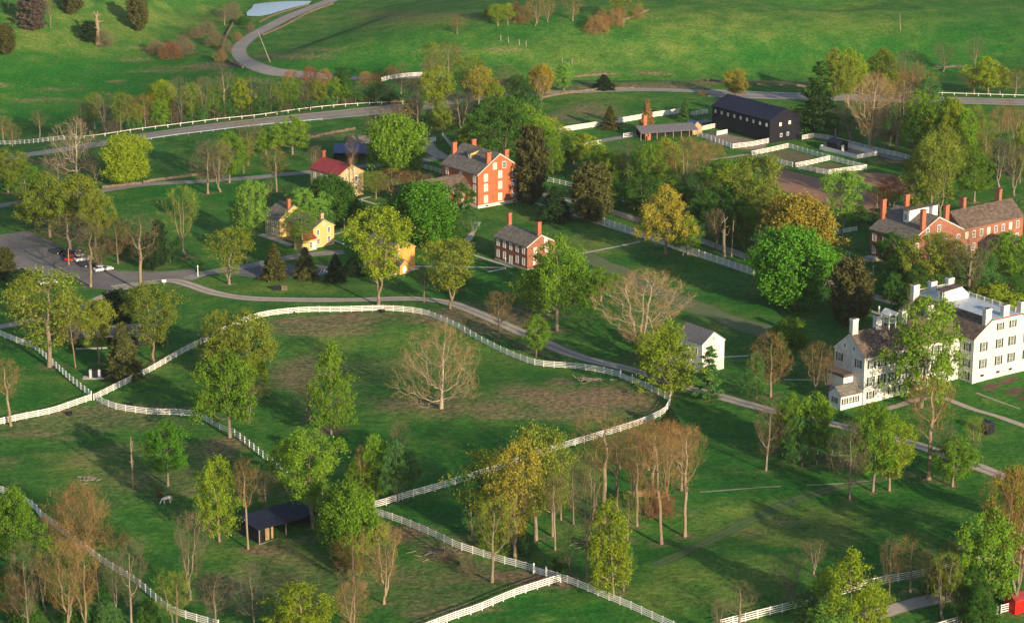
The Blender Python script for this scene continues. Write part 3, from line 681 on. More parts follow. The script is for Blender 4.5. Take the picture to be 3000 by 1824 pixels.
CACHE = {}
def proto(kind, i):
    L = PROTO[kind]; i = i % len(L)
    if (kind, i) not in CACHE:
        tr, cr, V = L[i]()
        h = np.percentile(V[:,2], 99.3); w_ = np.percentile(np.hypot(V[:,0], V[:,1]), 91)*2
        if kind == 'T': h = max(V[:,2].max(), 9); w_ = 2.2
        CACHE[(kind, i)] = (tr, cr, float(h), float(w_))
    return CACHE[(kind, i)]
COLR = {'Y': ((.210,.295,.018),'yellow-green'), 'G': ((.125,.245,.018),'green'), 'V': ((.085,.25,.016),'vivid green'), 'D': ((.045,.13,.018),'dark green'),
 'O': ((.172,.228,.028),'olive'), 'X': ((.40,.13,.05),'red-orange'), 'T': ((.30,.265,.035),'golden'), 'R': ((.20,.085,.042),'red-brown'), 'N': ((.15,.125,.08),'grey-brown'),
 'A': ((.245,.16,.066),'orange-brown'), 'K': ((.022,.055,.018),'blackish green'), 'E': ((.085,.095,.028),'brown-green'), 'Z': ((.07,.185,.045),'dull green'), 'I': ((.16,.33,.045),'light green'), 'J': ((.11,.10,.085),'grey')}
BARK = {'pale': (.46,.385,.28), 'tan': (.25,.195,.13), 'grey': (.23,.19,.145), 'dark': (.09,.07,.055)}
KNAME = {'M': ('broadleaf_tree','round {} maple'), 'L': ('broadleaf_tree','broad leafy {} tree'), 'F': ('broadleaf_tree','forked leafy {} tree'), 'N': ('broadleaf_tree','slender leafy {} tree'),
 'S': ('budding_tree','thinly leaved {} tree'), 'W': ('broadleaf_tree','feathery {} tree'), 'B': ('bare_tree','bare {} tree'), 'Y': ('sycamore_tree','spreading pale-limbed {} sycamore'),
 'H': ('bare_tree','tall bare {} tree'), 'U': ('bare_shrub','domed bare {} thicket bush'), 'Q': ('leafy_shrub','low leafy {} bush'), 'X': ('spruce_tree','conical {} spruce'),
 'C': ('cedar_tree','upright {} cedar'), 'P': ('pine_tree','layered {} pine'), 'T': ('dead_tree','leafless {} tree stub')}
ZONES = {
 'hill': 'on the grassy slope at upper left', 'creek': 'along the creek at upper left', 'rim': 'along the country road bend',
 'top': 'in the far pasture at top', 'belt': 'in the tree belt behind the highway', 'hwy': 'beside the highway at left', 'mid': 'in the hollow beyond the red house',
 'stone': 'around the red-roofed stone house', 'red': 'around the tall red brick house', 'yel': 'around the yellow house', 'lot': 'around the parking lot',
 'spring': 'above the gravel drive', 'fork': 'left of the fence crossing', 'pad': 'inside the curving fenced pasture', 'drive': 'between drive and pasture fence',
 'barnfar': 'beside the white wall left of the barn', 'barnr': 'right of the big black barn', 'grove': 'in the grove before the barn', 'law': 'along the lawn fence lane',
 'far': 'beyond the road at upper right', 'br': 'around the right brick house', 'white': 'beside the big white house', 'front': 'in front of the big white house',
 'sheds': 'in the lower left pasture', 'bl': 'along the lower left fence', 'cor': 'near the central fence corner', 'clump': 'in the tall clump below the pasture', 'lr': 'along the lower right fence',
}
TREES = '''
12 132 58 46 C E hill|80 72 -12 56 C J hill|56 62 -14 26 H N hill|122 66 -14 32 H A hill|176 34 -24 44 C E hill|236 108 24 34 T A hill|216 101 52 38 C K hill|332 76 -16 42 C E hill|20 20 -30 60 H N hill
250 112 70 50 U N creek|372 128 96 44 U N creek|412 142 100 60 U R creek|452 132 96 50 U N creek|436 116 84 40 U N creek|500 84 52 50 U N creek|540 60 20 50 B N creek|470 92 66 46 U N creek|560 44 4 50 U N creek|586 60 40 34 Q D creek|520 110 76 44 U N creek
534 148 118 36 U A rim|546 124 98 32 U N rim|572 98 76 30 U A rim|602 74 54 26 U N rim|700 202 168 50 U A rim|745 202 160 50 U R rim|785 204 164 46 U A rim|825 190 168 40 Q D rim|880 208 172 46 U A rim|940 186 158 44 U A rim|905 206 176 40 U R rim
1100 82 36 44 B R top|1198 62 10 46 S Y top|1222 60 8 44 S Y top|1258 56 14 40 U A top|1288 62 -4 56 B A top|1318 54 0 44 B A top|1378 50 -6 50 B A top|1434 76 36 60 U A top|1452 70 22 50 U A top|1482 62 18 54 U A top|1500 54 -10 70 S O top|1536 44 8 36 U A top|1240 46 4 40 U R top|1176 40 20 24 Q O top
228 310 222 44 S O belt|196 322 240 36 B N belt|256 318 222 62 B N belt|290 322 222 60 S O belt|312 314 228 44 B R belt|334 322 250 46 S Y belt|350 318 226 56 B R belt|392 262 195 64 M Y belt|386 306 240 52 W G belt|412 316 250 36 B R belt|436 298 182 56 B N belt|464 300 200 56 S O belt|492 292 182 62 B N belt|516 294 205 50 S G belt|542 290 160 60 H N belt|562 288 198 48 W Z belt|582 286 190 54 L Y belt|606 282 182 52 B N belt|630 284 205 50 W Z belt|652 280 186 56 B N belt|676 278 200 54 S G belt|704 276 188 56 S G belt|734 310 228 46 H N belt|734 272 190 50 B N belt|762 272 192 52 L O belt|790 266 206 46 W Z belt|812 264 186 56 L G belt|832 252 178 40 L D belt|856 260 196 56 S Z belt|882 262 218 62 W Z belt|906 254 196 54 S Z belt|934 254 200 44 B N belt|480 300 240 60 W Z belt|650 280 236 60 W D belt|700 280 232 60 W Z belt|600 290 240 60 W D belt|540 294 240 56 W Z belt|750 272 230 60 W Z belt
8 342 278 44 B A hwy|30 352 296 40 B A hwy|96 332 262 46 H N hwy|184 424 282 118 Y N hwy|196 412 352 60 B A hwy|300 440 326 106 M Y hwy|20 464 358 100 L O hwy|62 464 388 80 W G hwy|232 440 378 60 B N hwy|140 452 380 70 B N hwy|500 466 336 100 B N hwy|530 462 336 80 B N hwy|552 440 320 84 L G hwy|596 398 288 76 B N hwy|640 372 310 70 L G hwy|704 372 282 96 L G hwy|666 462 350 66 H A hwy|760 398 350 34 B N hwy|586 416 330 60 S O hwy
965 226 150 50 B N mid|985 262 186 46 H N mid|1006 250 180 40 B N mid|1030 254 136 62 B N mid|1044 210 100 60 S O mid|1078 196 102 96 B R mid|1052 292 164 84 F Y mid|1128 246 136 88 S O mid|1152 260 160 72 S T mid|1186 262 196 50 L Y mid|1206 250 186 44 B N mid|1222 240 156 60 B N mid|1248 252 180 66 L D mid|1062 338 246 64 L O mid|1108 322 218 76 B J mid|920 380 254 96 B N mid|960 336 236 60 B A mid|1020 374 300 70 B N mid|1300 252 180 60 B N mid|1180 318 236 90 W D mid|1005 300 230 60 B J mid|960 420 278 132 M G mid|1140 382 294 96 L Y mid|1214 420 236 150 L D mid|1180 300 246 80 L G mid|1262 398 256 120 L G mid|1240 300 242 80 L O mid|1310 352 282 90 L Y mid|1325 400 300 60 W G mid|1305 226 158 60 M T mid|1357 220 150 44 N I mid|1453 214 180 42 X K mid|1770 238 166 56 L T mid|1780 256 218 50 B N mid|1690 228 222 30 U A mid
1468 310 256 38 X E barnfar|1557 318 240 32 X A barnfar|1648 290 240 30 X Z barnfar|1345 330 306 60 L Y barnfar|1330 420 330 70 W G barnfar
1278 490 306 68 C E red|1334 530 450 66 X K red|1424 532 396 88 C E red|1302 430 330 50 W D red|1112 536 440 84 L D red|1015 590 446 180 M V red|965 540 462 60 W I red|1082 590 490 90 W D red|950 482 408 96 B A red|1000 474 412 80 B A red|905 478 412 64 S O red|1030 478 420 50 B N red|1360 402 330 40 W D red|1134 560 500 50 W Z red
852 478 330 30 H N stone|790 540 426 130 M D stone|738 560 454 110 L I stone|850 540 470 60 W D stone|755 430 350 40 H N stone|882 400 340 50 B N stone|688 500 440 40 B N stone
602 588 436 92 L I yel|660 670 586 54 X E yel|735 670 596 46 X E yel|808 678 612 44 X K yel|848 662 620 44 X K yel|782 560 500 50 W Z yel|592 620 540 60 W D yel|650 500 430 30 B N yel
120 570 415 150 L O lot|190 560 420 150 L O lot|88 550 450 80 L A lot|170 612 520 150 B N lot|230 596 460 80 L O lot|218 690 540 100 H N lot|284 634 524 64 B R lot|338 700 516 100 H N lot|300 620 540 60 W D lot|384 640 532 34 C K lot|366 650 560 40 C K lot|448 620 446 92 B O lot|552 684 548 98 S O lot|10 672 598 48 C E lot|52 700 650 56 C K lot|240 650 590 70 B A lot|410 630 556 50 W Z lot
1020 728 640 36 H N spring|1083 742 580 120 F O spring|910 734 504 150 F Y spring|1340 796 572 168 L G spring|1374 720 600 90 L V spring|1290 740 640 110 W Y spring|1446 724 644 86 L G spring|1416 720 660 60 W Z spring|1100 700 650 60 W D spring|1540 862 650 198 Y A spring|1614 950 774 138 W Y spring|1606 926 800 110 W O spring|1552 870 800 60 W Y spring|1706 962 834 70 P Z spring
1200 812 700 72 B A drive|1290 858 758 66 L G drive|490 850 748 36 H N drive
120 882 648 180 S O fork|182 884 740 46 H N fork|238 874 722 84 F O fork|284 794 700 74 C K fork|298 908 778 78 X E fork|370 872 690 132 F O fork|26 1024 860 78 H A fork|60 760 660 80 W O fork|160 800 700 80 W O fork
600 912 752 160 L O pad|530 900 750 90 W O pad|553 1052 852 160 L G pad|610 960 850 70 W Y pad|797 1044 828 112 W G pad|738 1012 900 56 B N pad|744 1008 900 12 T A pad|1062 982 776 212 Y A pad|962 1132 1010 56 B N pad|600 1010 920 60 B N pad
320 1174 1046 14 T A sheds|404 1168 1018 114 L V sheds|528 1302 1106 108 W Y sheds|597 1320 1098 70 H A sheds|752 1268 1040 156 F G sheds|690 1180 1060 90 W G sheds|640 1240 1130 70 B N sheds|836 1332 1172 150 M G sheds|850 1400 1290 90 B R sheds|846 1380 1312 50 Q O sheds|924 1452 1256 100 B A sheds|844 1500 1370 100 B N sheds|850 1530 1400 110 B A sheds|728 1540 1408 160 L Y sheds|770 1240 1140 60 W G sheds|1080 1350 1322 56 U N sheds|1130 1378 1340 60 U N sheds
876 1196 1070 38 H A cor|908 1194 1046 76 N G cor|956 1206 1060 90 L Z cor|890 1190 1120 60 W O cor|860 1190 1100 50 W G cor
34 1370 1176 136 L G bl|198 1318 1165 175 U A bl|70 1530 1300 90 B N bl|158 1524 1296 120 B A bl|206 1520 1296 116 B A bl|238 1450 1330 44 H J bl|316 1500 1296 100 B N bl|30 1500 1380 90 B R bl|458 1442 1232 88 B N bl|426 1524 1372 100 B O bl|520 1514 1380 96 B N bl|612 1510 1350 84 B J bl|110 1470 1330 60 B N bl|280 1480 1320 60 B N bl|10 1330 1220 70 L D bl
1190 1310 1084 150 S O clump|1240 1342 1066 130 S T clump|1290 1298 1024 140 S O clump|1330 1290 1030 110 S O clump|1184 1400 1200 136 B O clump|1238 1342 1160 80 H N clump|1136 1300 1120 90 S Z clump|1336 1322 1140 60 H N clump|1412 1398 1130 84 H N clump|1370 1380 1262 60 B N clump|1476 1436 1206 120 W Y clump|1440 1400 1220 60 H A clump|1532 1264 1040 90 H A clump|1452 1256 990 130 H A clump|1484 1230 1000 100 H A clump|1592 1308 1030 108 H A clump|1648 1290 1016 104 H A clump|1566 1228 1010 110 H A clump|1608 1202 1010 90 B A clump|1520 1210 1010 110 B A clump|1640 1180 1020 90 B A clump|1560 1240 1150 60 U A clump|1612 1040 984 52 X K clump|1380 1260 1080 80 B N clump|1426 1250 1060 90 B O clump|1560 1130 1010 100 B A clump|1510 1300 1180 60 B O clump|1350 1250 1060 70 B O clump|1446 1410 1300 50 B N clump|1500 1420 1330 70 B O clump|1640 1120 1030 80 B R clump
1380 396 322 80 L G grove|1412 398 322 84 L Y grove|1440 430 350 70 L G grove|1480 460 372 58 L Y grove|1512 440 336 100 B N grove|1560 478 350 104 L G grove|1606 440 332 110 L Y grove|1650 482 332 130 B A grove|1694 478 340 96 B A grove|1600 500 410 96 L G grove|1740 490 384 120 L G grove|1770 500 400 90 S Y grove|1546 520 420 90 L D grove|1700 560 456 92 L D grove|1648 520 440 70 L D grove|1745 556 440 90 L D grove|1826 560 374 126 F O grove|1860 590 460 90 L O grove|1684 500 430 80 B N grove|1720 520 440 50 B R grove|1796 560 480 80 W G grove|1474 480 420 50 W D grove|1514 500 440 60 W G grove|1466 510 440 40 W D grove|1580 540 470 60 W D grove|1500 420 370 60 W D grove|1610 440 390 70 W D grove|1560 430 380 60 W Z grove
1602 612 446 130 L T law|1654 612 520 92 L G law|1762 590 482 110 L D law|1790 600 500 80 L G law|1722 600 500 50 B N law|1742 618 510 26 T J law|1924 640 474 156 M T law|1912 732 552 196 M V law|2026 566 414 96 F I law|2044 784 622 80 C E law|2070 760 660 50 C E law|1880 640 560 80 L O law|2140 494 428 90 S X law|2150 496 440 70 B R law|2110 500 450 60 B R law|1896 830 766 90 Q G law|1990 620 520 60 W G law|1850 700 600 60 W D law|1830 660 580 70 L G law|2064 540 490 60 W D law
2008 262 118 86 L O far|2040 250 120 82 L Y far|2056 230 140 60 L Y far|2124 218 118 76 L O far|2170 236 120 80 B N far|2196 242 150 76 B A far|2150 240 170 60 L Y far|2226 234 170 70 B O far|2232 250 190 60 L Z far|2346 184 84 50 H N far|2378 228 138 100 L Y far|2344 228 170 66 B A far|2406 228 160 70 L O far|2444 226 166 56 B A far|2270 172 100 60 B N far
1970 300 150 90 P D barnr|1958 330 190 80 P D barnr|2092 366 174 112 Y A barnr|2110 330 190 100 B A barnr|2156 370 196 96 H N barnr|2172 300 170 70 B R barnr|2130 364 250 56 B A barnr|2044 340 240 90 B J barnr|2026 320 250 70 W Z barnr|2204 360 220 70 L G barnr|2248 400 234 126 L G barnr|2290 410 240 110 L Y barnr|2320 420 270 80 W G barnr|2260 430 300 90 L O barnr|2140 350 270 70 B J barnr|2196 390 300 60 B N barnr|2100 350 270 60 B N barnr|2350 340 250 70 U O barnr|2400 360 254 70 B A barnr|2440 350 260 66 B A barnr|2370 400 290 70 B O barnr|2424 330 240 50 B R barnr
2240 528 324 100 F O br|2262 520 340 90 S O br|2206 510 350 80 W O br|2344 486 368 116 L G br|2372 450 380 70 L D br|2404 450 330 80 B J br|2440 470 350 70 B J br|2454 440 300 60 L O br|2150 650 560 96 L D br|2188 680 590 90 W D br|2170 700 620 90 L D br|2232 710 566 120 L O br|2266 700 600 90 L Y br|2212 720 640 80 W D br|2330 732 548 120 B N br|2352 720 600 80 L Z br|2294 720 620 70 W Z br|2428 694 558 100 L G br|2450 700 580 60 W D br|2110 560 500 50 W K br|2398 744 684 110 Q Y br|2360 740 690 70 Q O br|2440 740 660 60 W D br|2200 760 680 60 L O br|2230 740 680 90 W Z br
2216 980 716 166 W G white|2234 1152 900 120 H A white|1854 954 798 110 B A white|1960 954 820 84 B A white|1892 830 790 60 Q D white|1990 960 860 50 B N white|1950 660 560 10 T J white|1820 960 850 60 W Z white|1880 900 800 60 W D white
1843 1132 968 84 B N front|1900 1110 950 100 L G front|1958 1108 946 110 L G front|1930 1120 1000 90 W Z front|2100 1182 974 120 L G front|2140 1180 1010 100 L Y front|2044 1202 1010 96 B N front|2292 1170 1048 112 L G front|2344 1110 1000 60 B O front|2084 1100 980 90 W G front|2270 1160 1020 70 B N front|2100 1040 968 90 W Y front|2340 1130 1060 50 W Z front|1880 1080 1000 60 W Z front
2046 1530 1328 140 W Y lr|1986 1480 1370 70 W Y lr|2096 1510 1400 90 W Y lr|2010 1540 1430 120 W I lr|2140 1440 1290 54 B N lr|2190 1424 1286 108 B A lr|2270 1500 1330 100 B O lr|2380 1480 1232 150 L G lr|2340 1500 1360 80 L D lr|2440 1470 1120 140 B R lr|2420 1380 1130 120 L O lr|2450 1260 1120 80 L O lr|2308 1500 1400 70 B N lr|1780 1500 1400 90 B N lr|1900 1440 1330 100 B N lr|1958 1380 1296 70 B N lr|2230 1440 1320 70 B N lr|2330 1390 1290 90 B N lr|2350 1530 1410 90 L D lr|2300 1440 1340 70 B O lr|1730 1540 1440 50 B N lr|1940 1500 1420 70 W Z lr
210 312 284 40 U N belt|272 320 288 44 U J belt|326 318 286 44 Q Z belt|372 318 282 40 U N belt|430 306 268 44 U J belt|480 300 262 44 Q Z belt|528 294 256 44 U N belt|580 290 254 46 U J belt|632 286 250 44 Q Z belt|690 282 246 44 U N belt|740 276 240 44 U J belt|790 270 236 44 Q Z belt|840 266 232 44 U N belt|890 262 230 46 U J belt|940 262 226 50 Q Z belt
1000 270 230 54 Q Z mid|1060 300 262 60 Q D mid|1110 290 244 70 Q Z mid|1160 300 256 70 Q D mid|1220 280 236 66 Q G mid|1280 270 226 60 Q Z mid|960 300 262 50 Q J mid|1120 360 310 60 Q D mid|1290 350 300 70 Q D mid
2100 300 250 60 Q D barnr|2170 330 280 60 Q D barnr|2230 360 310 60 Q Z barnr|2300 400 350 70 Q D barnr|2350 380 330 70 Q O barnr|2410 370 320 70 Q Z barnr|2450 420 360 60 Q D barnr
728 606 500 80 S G yel|2166 676 604 84 W G br|2304 716 580 100 W O br|2262 640 560 70 S G br|2410 650 580 70 W G br
2290 560 510 60 Q D br|2340 560 500 70 Q D br|2400 540 480 70 Q D br|2440 540 480 60 Q Z br|2180 760 700 70 Q D br|2150 720 660 60 Q D br|2320 760 700 70 Q D br|2270 760 706 60 Q Z br
2330 1440 1360 100 Q D lr|2400 1430 1330 110 L D lr|2450 1350 1230 90 L O lr|2260 1420 1360 70 Q D lr|2350 1510 1440 90 Q D lr|2290 1420 1300 70 B R lr|2440 1330 1200 80 B R lr
40 1420 1350 70 Q D bl|100 1440 1370 80 Q D bl|160 1430 1370 70 Q Z bl|230 1420 1360 60 Q D bl|60 1500 1440 80 Q D bl|180 1500 1440 80 Q D bl|260 1500 1450 60 Q Z bl|360 1490 1440 60 Q D bl|1180 1320 1270 60 Q D clump|1260 1330 1280 60 Q Z clump|1500 1350 1300 50 Q Z clump|1340 1380 1340 50 Q D clump|1240 1230 1180 70 Q Z clump|1330 1220 1170 60 Q D clump|1590 1240 1180 60 U R clump'''
ORD = ['first','second','third','fourth','fifth','sixth','seventh','eighth','ninth','tenth','eleventh','twelfth','thirteenth','fourteenth','fifteenth','sixteenth','seventeenth','eighteenth']
rt = random.Random(3); entries = []
for line in TREES.strip().split('\n'):
    for e in line.split('|'):
        q = e.split(); x, b, tp, wpx = (float(v)*K for v in q[:4])
        if wpx <= 0: continue
        entries.append((x, b, tp, wpx, q[4], q[5], q[6]))
look = {}
for e in entries: look.setdefault((e[4], e[5], e[6]), []).append(e)
for v in look.values(): v.sort(key=lambda e: e[0])
cnt_kind = {}
for e in entries:
    x, b, tp, wpx, kind, col, zone = e
    if zone == 'belt': b = min(b, float(np.interp(x, [190,280,403,520,640,750,880,960,1050,1180], [409,403,385,370,355,344,326,317,310,304]))-6)
    P = G(x, b); i = cnt_kind.get(kind, 0); cnt_kind[kind] = i+1
    tr, cr, h0, w0 = proto(kind, i)
    h = max(1.5, top_h(P, tp)); wm = wpx*mpp(P)
    kn, desc = KNAME[kind]; desc = desc.format(COLR[col][1]); sib = look[(kind, col, zone)]
    j = sib.index(e)
    if len(sib) == 1: lab = desc + ' ' + ZONES[zone]
    elif len(sib) == 2: lab = ('left' if j == 0 else 'right') + ' one of two ' + desc + 's ' + ZONES[zone]
    elif j == 0: lab = 'leftmost ' + desc + ' ' + ZONES[zone]
    elif j == len(sib)-1: lab = 'rightmost ' + desc + ' ' + ZONES[zone]
    else: lab = ORD[j] + ' from left of ' + desc + 's ' + ZONES[zone]
    lab = lab.replace('bushs', 'bushes')
    o = empty(kn, P - Vector((0,0,0.1)), rt.uniform(0, 6.28), lab, 'shrub' if kind in 'UQ' else 'tree', ('shrubs ' if kind in 'UQ' else 'trees ') + ZONES[zone])
    sx = wm/w0; szz = h/h0; q_ = rt.uniform(.88,1.12); o.scale = (sx*q_, sx/q_, szz)
    if kind not in 'XPCT': o.rotation_euler.x = rt.uniform(-.05,.05); o.rotation_euler.y = rt.uniform(-.05,.05)
    t = link('trunk', tr, o); c = link('crown' if kind not in 'BYHUT' else 'twigs', cr, o)
    bk = 'pale' if kind == 'Y' else ('tan' if kind in 'HTF' or col in 'AYT' else ('dark' if kind in 'XCP' else 'grey'))
    if kind == 'T' and col == 'J': bk = 'grey'
    kk = rt.uniform(0.85, 1.15); t.color = (*[v*kk for v in BARK[bk]], 1)
    kk = rt.uniform(0.88, 1.14); cc = COLR[col][0]
    c.color = (cc[0]*kk*rt.uniform(.93,1.07), cc[1]*kk, cc[2]*kk*rt.uniform(.9,1.1), 1)
print('trees', len(entries))

# leaf litter and bare earth round the trunks
litter = np.zeros_like(XX)
for (x, b, tp, wpx, kind, col, zone) in entries:
    if b/K < 240: continue
    P = G(x, b); rr_ = max(1.2, wpx*mpp(P)*(0.20 if kind in 'BHYU' else 0.15))
    m_ = (np.abs(XX-P.x) < 3*rr_) & (np.abs(YY-P.y) < 3*rr_)
    if m_.any(): litter[m_] = np.maximum(litter[m_], 0.62*np.clip(1.5-np.hypot(XX[m_]-P.x, YY[m_]-P.y)/rr_+wob[m_]*.6, 0, 1))
at = bpy.data.objects['ground'].data.attributes['dirt']
at.data.foreach_set('value', np.maximum(paint(DIRT), litter).astype(np.float32).ravel())
# ------------------------------------------------------------------ buildings
WC = {}
def win_mesh(w, h, style):
    k = (round(w,2), round(h,2), style)
    if k in WC: return WC[k]
    fr = MB(); t = 0.11
    fr.box(-w/2-t, -0.07, -h/2-t, -w/2, 0.02, h/2+t); fr.box(w/2, -0.07, -h/2-t, w/2+t, 0.02, h/2+t)
    fr.box(-w/2, -0.073, h/2, w/2, 0.02, h/2+t+0.05); fr.box(-w/2-t-0.04, -0.13, -h/2-t-0.06, w/2+t+0.04, 0.02, -h/2-t+0.005) if False else fr.box(-w/2, -0.10, -h/2-t, w/2, 0.02, -h/2)
    nx_ = 3 if w > 0.7 else 2; nz = max(2, int(round(h/0.42))); b = 0.035
    for i in range(1, nx_): x = -w/2+w*i/nx_; fr.box(x-b/2, -0.045, -h/2, x+b/2, -0.018, h/2)
    for i in range(1, nz):
        z = -h/2+h*i/nz; bb = 0.07 if i == nz//2 else b
        fr.box(-w/2, -0.05, z-bb/2, w/2, -0.021, z+bb/2)
    pn = MB().box(-w/2, -0.015, -h/2, w/2, 0.02, h/2)
    WC[k] = (fr.mesh('window_frame', M['white_paint']), pn.mesh('pane', M['pane_cream'] if style == 'cream' else M['glass_dark']))
    return WC[k]
SHC = {}
def window(parent, face, a, z, w=0.95, h=1.8, style='dark', shut=False, off=0.0):
    """face 'R': wall in the plane y=off, 'L': wall in the plane x=off; a runs along the wall"""
    f, p = win_mesh(w, h, style)
    loc, rz = ((a, off, z), 0.0) if face == 'R' else ((off, a, z), -math.pi/2)
    o = link('window', f, parent, loc, rz); link('pane', p, o)
    if shut:
        k = (round(w,2), round(h,2))
        if k not in SHC:
            mb = MB(); sw = w*0.52; mb.box(-sw/2, -0.06, -h/2, sw/2, 0.0, h/2)
            for i in range(int(h/0.16)): mb.box(-sw/2+0.04, -0.085, -h/2+0.05+i*0.16, sw/2-0.04, -0.061, -h/2+0.12+i*0.16)
            SHC[k] = (mb.mesh('shutter', M['shutter_green']), sw)
        m, sw = SHC[k]
        for s in (-1, 1): link('shutter', m, o, (s*(w/2+0.13+sw/2), -0.005, 0))
    return o
def door(parent, face, a, z0, w=1.0, h=2.2, mat='white_paint', off=0.0):
    mb = MB(); mb.box(-w/2-0.1, -0.08, 0, -w/2, 0.02, h+0.1); mb.box(w/2, -0.08, 0, w/2+0.1, 0.02, h+0.1); mb.box(-w/2, -0.08, h, w/2, 0.02, h+0.1)
    mb.box(-w/2, -0.03, 0, w/2, 0.02, h)
    for i in (0, 1):
        for j in (0, 1): mb.box(-w/2+0.12+i*w*0.46, -0.05, 0.2+j*h*0.5, -w/2+0.12+i*w*0.46+w*0.3, -0.031, 0.2+j*h*0.5+h*0.34)
    loc, rz = ((a, off, z0), 0.0) if face == 'R' else ((off, a, z0), -math.pi/2)
    o = mb.obj('door', M[mat], parent, loc, rz)
    MB().box(w/2-0.18, -0.10, h*0.45, w/2-0.1, -0.052, h*0.5).obj('handle', M['dark_inside'], o); return o
def gable(parent, x0, y0, U, V, h, rise, axis, wall, roof, z0=-1.6, over=0.35, th=0.16, rake=None, base=None, names=('wall','roof')):
    x1, y1 = x0+U, y0+V
    mb = MB()
    if axis == 'y':   # ridge runs along y; gable faces look along -y / +y
        mb.prism([(x0,z0),(x1,z0),(x1,h),((x0+x1)/2,h+rise),(x0,h)], y0, y1, 'y')
    else:
        mb.prism([(y0,z0),(y1,z0),(y1,h),((y0+y1)/2,h+rise),(y0,h)], x0, x1, 'x')
    w_ = mb.obj(names[0], M[wall], parent)
    rb = MB(); A0, A1, span, b0, b1 = (x0, x1, U, y0, y1) if axis == 'y' else (y0, y1, V, x0, x1)
    mid = (A0+A1)/2; sl = rise/(span/2); e0 = h-over*sl
    prof = [(A0-over, e0+0.02), (mid, h+rise+0.02), (A1+over, e0+0.02), (A1+over, e0+0.02+th), (mid, h+rise+0.02+th*1.1), (A0-over, e0+0.02+th)]
    n0 = len(rb.v); o2 = over*0.7
    for a in (b0-o2, b1+o2):
        for (p, z) in prof: rb.v.append((p, a, z) if axis == 'y' else (a, p, z))
    for q in ((0,1,4,5),(1,2,3,4)):
        rb.f.append(tuple(q)); rb.f.append(tuple(6+i for i in q[::-1]))
    for i in range(6): j = (i+1) % 6; rb.f.append((i, j, 6+j, 6+i))
    r_ = rb.obj(names[1], M[roof], parent)
    if rake:
        rk = MB()
        for a, s in ((b0, -1), (b1, 1)):
            for (p0, zz0, p1, zz1) in ((A0-over*0.8, h-over*0.8*sl, mid, h+rise), (mid, h+rise, A1+over*0.8, h-over*0.8*sl)):
                q = [(p0, zz0-0.22), (p1, zz1-0.22), (p1, zz1+0.0), (p0, zz0+0.0)]
                pa = a+s*0.01; pb = a+s*(o2*0.55)
                pts = [((p, pa, z) if axis == 'y' else (pa, p, z)) for (p, z) in q] + [((p, pb, z) if axis == 'y' else (pb, p, z)) for (p, z) in q]
                rk.hexa(pts)
        for p, s in ((A0, -1), (A1, 1)):   # eave boards
            a = p+s*0.005; b = p+s*over*0.5
            lo_, hi_ = min(a, b), max(a, b)
            (rk.box(lo_, b0, h-0.30, hi_, b1, h-0.06) if axis == 'y' else rk.box(b0, lo_, h-0.30, b1, hi_, h-0.06))
        rk.obj('trim', M[rake], parent)
    if base:
        bs = MB()
        bs.box(x0-0.06, y0-0.06, z0-0.3, x1+0.06, y1+0.06, base[1]); bs.obj('foundation', M[base[0]], parent)
    return w_
def chimney(parent, x, y, z0, z1, mat, sx=1.3, sy=0.75):
    mb = MB().box(x-sx/2, y-sy/2, z0, x+sx/2, y+sy/2, z1-0.45)
    mb.box(x-sx/2-0.08, y-sy/2-0.08, z1-0.45, x+sx/2+0.08, y+sy/2+0.08, z1-0.12); mb.box(x-sx/2, y-sy/2, z1-0.12, x+sx/2, y+sy/2, z1)
    c = mb.obj('chimney', M[mat], parent)
    MB().box(x-sx/2+0.15, y-sy/2+0.12, z1-0.02, x+sx/2-0.15, y+sy/2-0.12, z1+0.02).obj('flue', M['dark_inside'], c); return c
def house(name, px, ang, label, cat='house'):
    P = G(*px); return empty(name, P, math.radians(ang), label, cat)

# tall red brick house
b = house('brick_house', (1400.5,611), 37, 'tall red brick house with white foundation, four chimneys and low side wing')
gable(b, 0, 0, 15, 17, 9.6, 4.9, 'y', 'red_brick', 'grey_shingle', rake='white_paint', base=('white_stone', 0.85))
for (u, zs) in ((2.7, (2.3,5.5,8.3)), (7.6, (2.3,5.6,8.6)), (12.4, (2.3,5.5,8.3))):
    for z in zs: window(b, 'R', u, z, 1.15, 1.85, 'cream' if u < 10 else 'dark')
for u in (5.8, 9.0): window(b, 'R', u, 11.15, 1.1, 1.55, 'cream' if u < 7 else 'dark')
for v in (1.6, 8.0, 14.5):
    for z in (2.3, 5.4, 8.0): window(b, 'L', v, z, 1.05, 1.8, 'cream')
for u in (3, 8, 12.5): MB().box(u-0.5, -0.075, 0.2, u+0.5, -0.04, 0.6).obj('basement_window', M['glass_dark'], b)
for (x, y, zt) in ((3.9, 0.42, 15.3), (10.0, 0.42, 15.3), (3.9, 16.5, 15.3), (10.6, 16.5, 15.3)): chimney(b, x, y, 9.0, zt, 'chimney_brick', 1.35, 0.8)
dm = MB().prism([(3.6, 11.0), (7.4, 11.0), (7.4, 14.3), (3.6, 13.5)], 8.2, 9.6, 'y').obj('dormer', M['yellow_paint'], b)  # yellow wall colour stands in for low sunlight on the dormer
MB().prism([(3.3, 13.46), (7.4, 14.32), (7.4, 14.48), (3.3, 13.62)], 8.0, 9.8, 'y').obj('roof', M['brown_shingle'], dm)
window(dm, 'L', 8.9, 12.9, 0.8, 0.8, 'dark', off=3.6)
gable(b, -15, 3.2, 14.96, 8.2, 5.4, 3.0, 'x', 'red_brick', 'brown_shingle', rake='white_paint', base=('white_stone', 0.7), names=('wing_wall','wing_roof'))
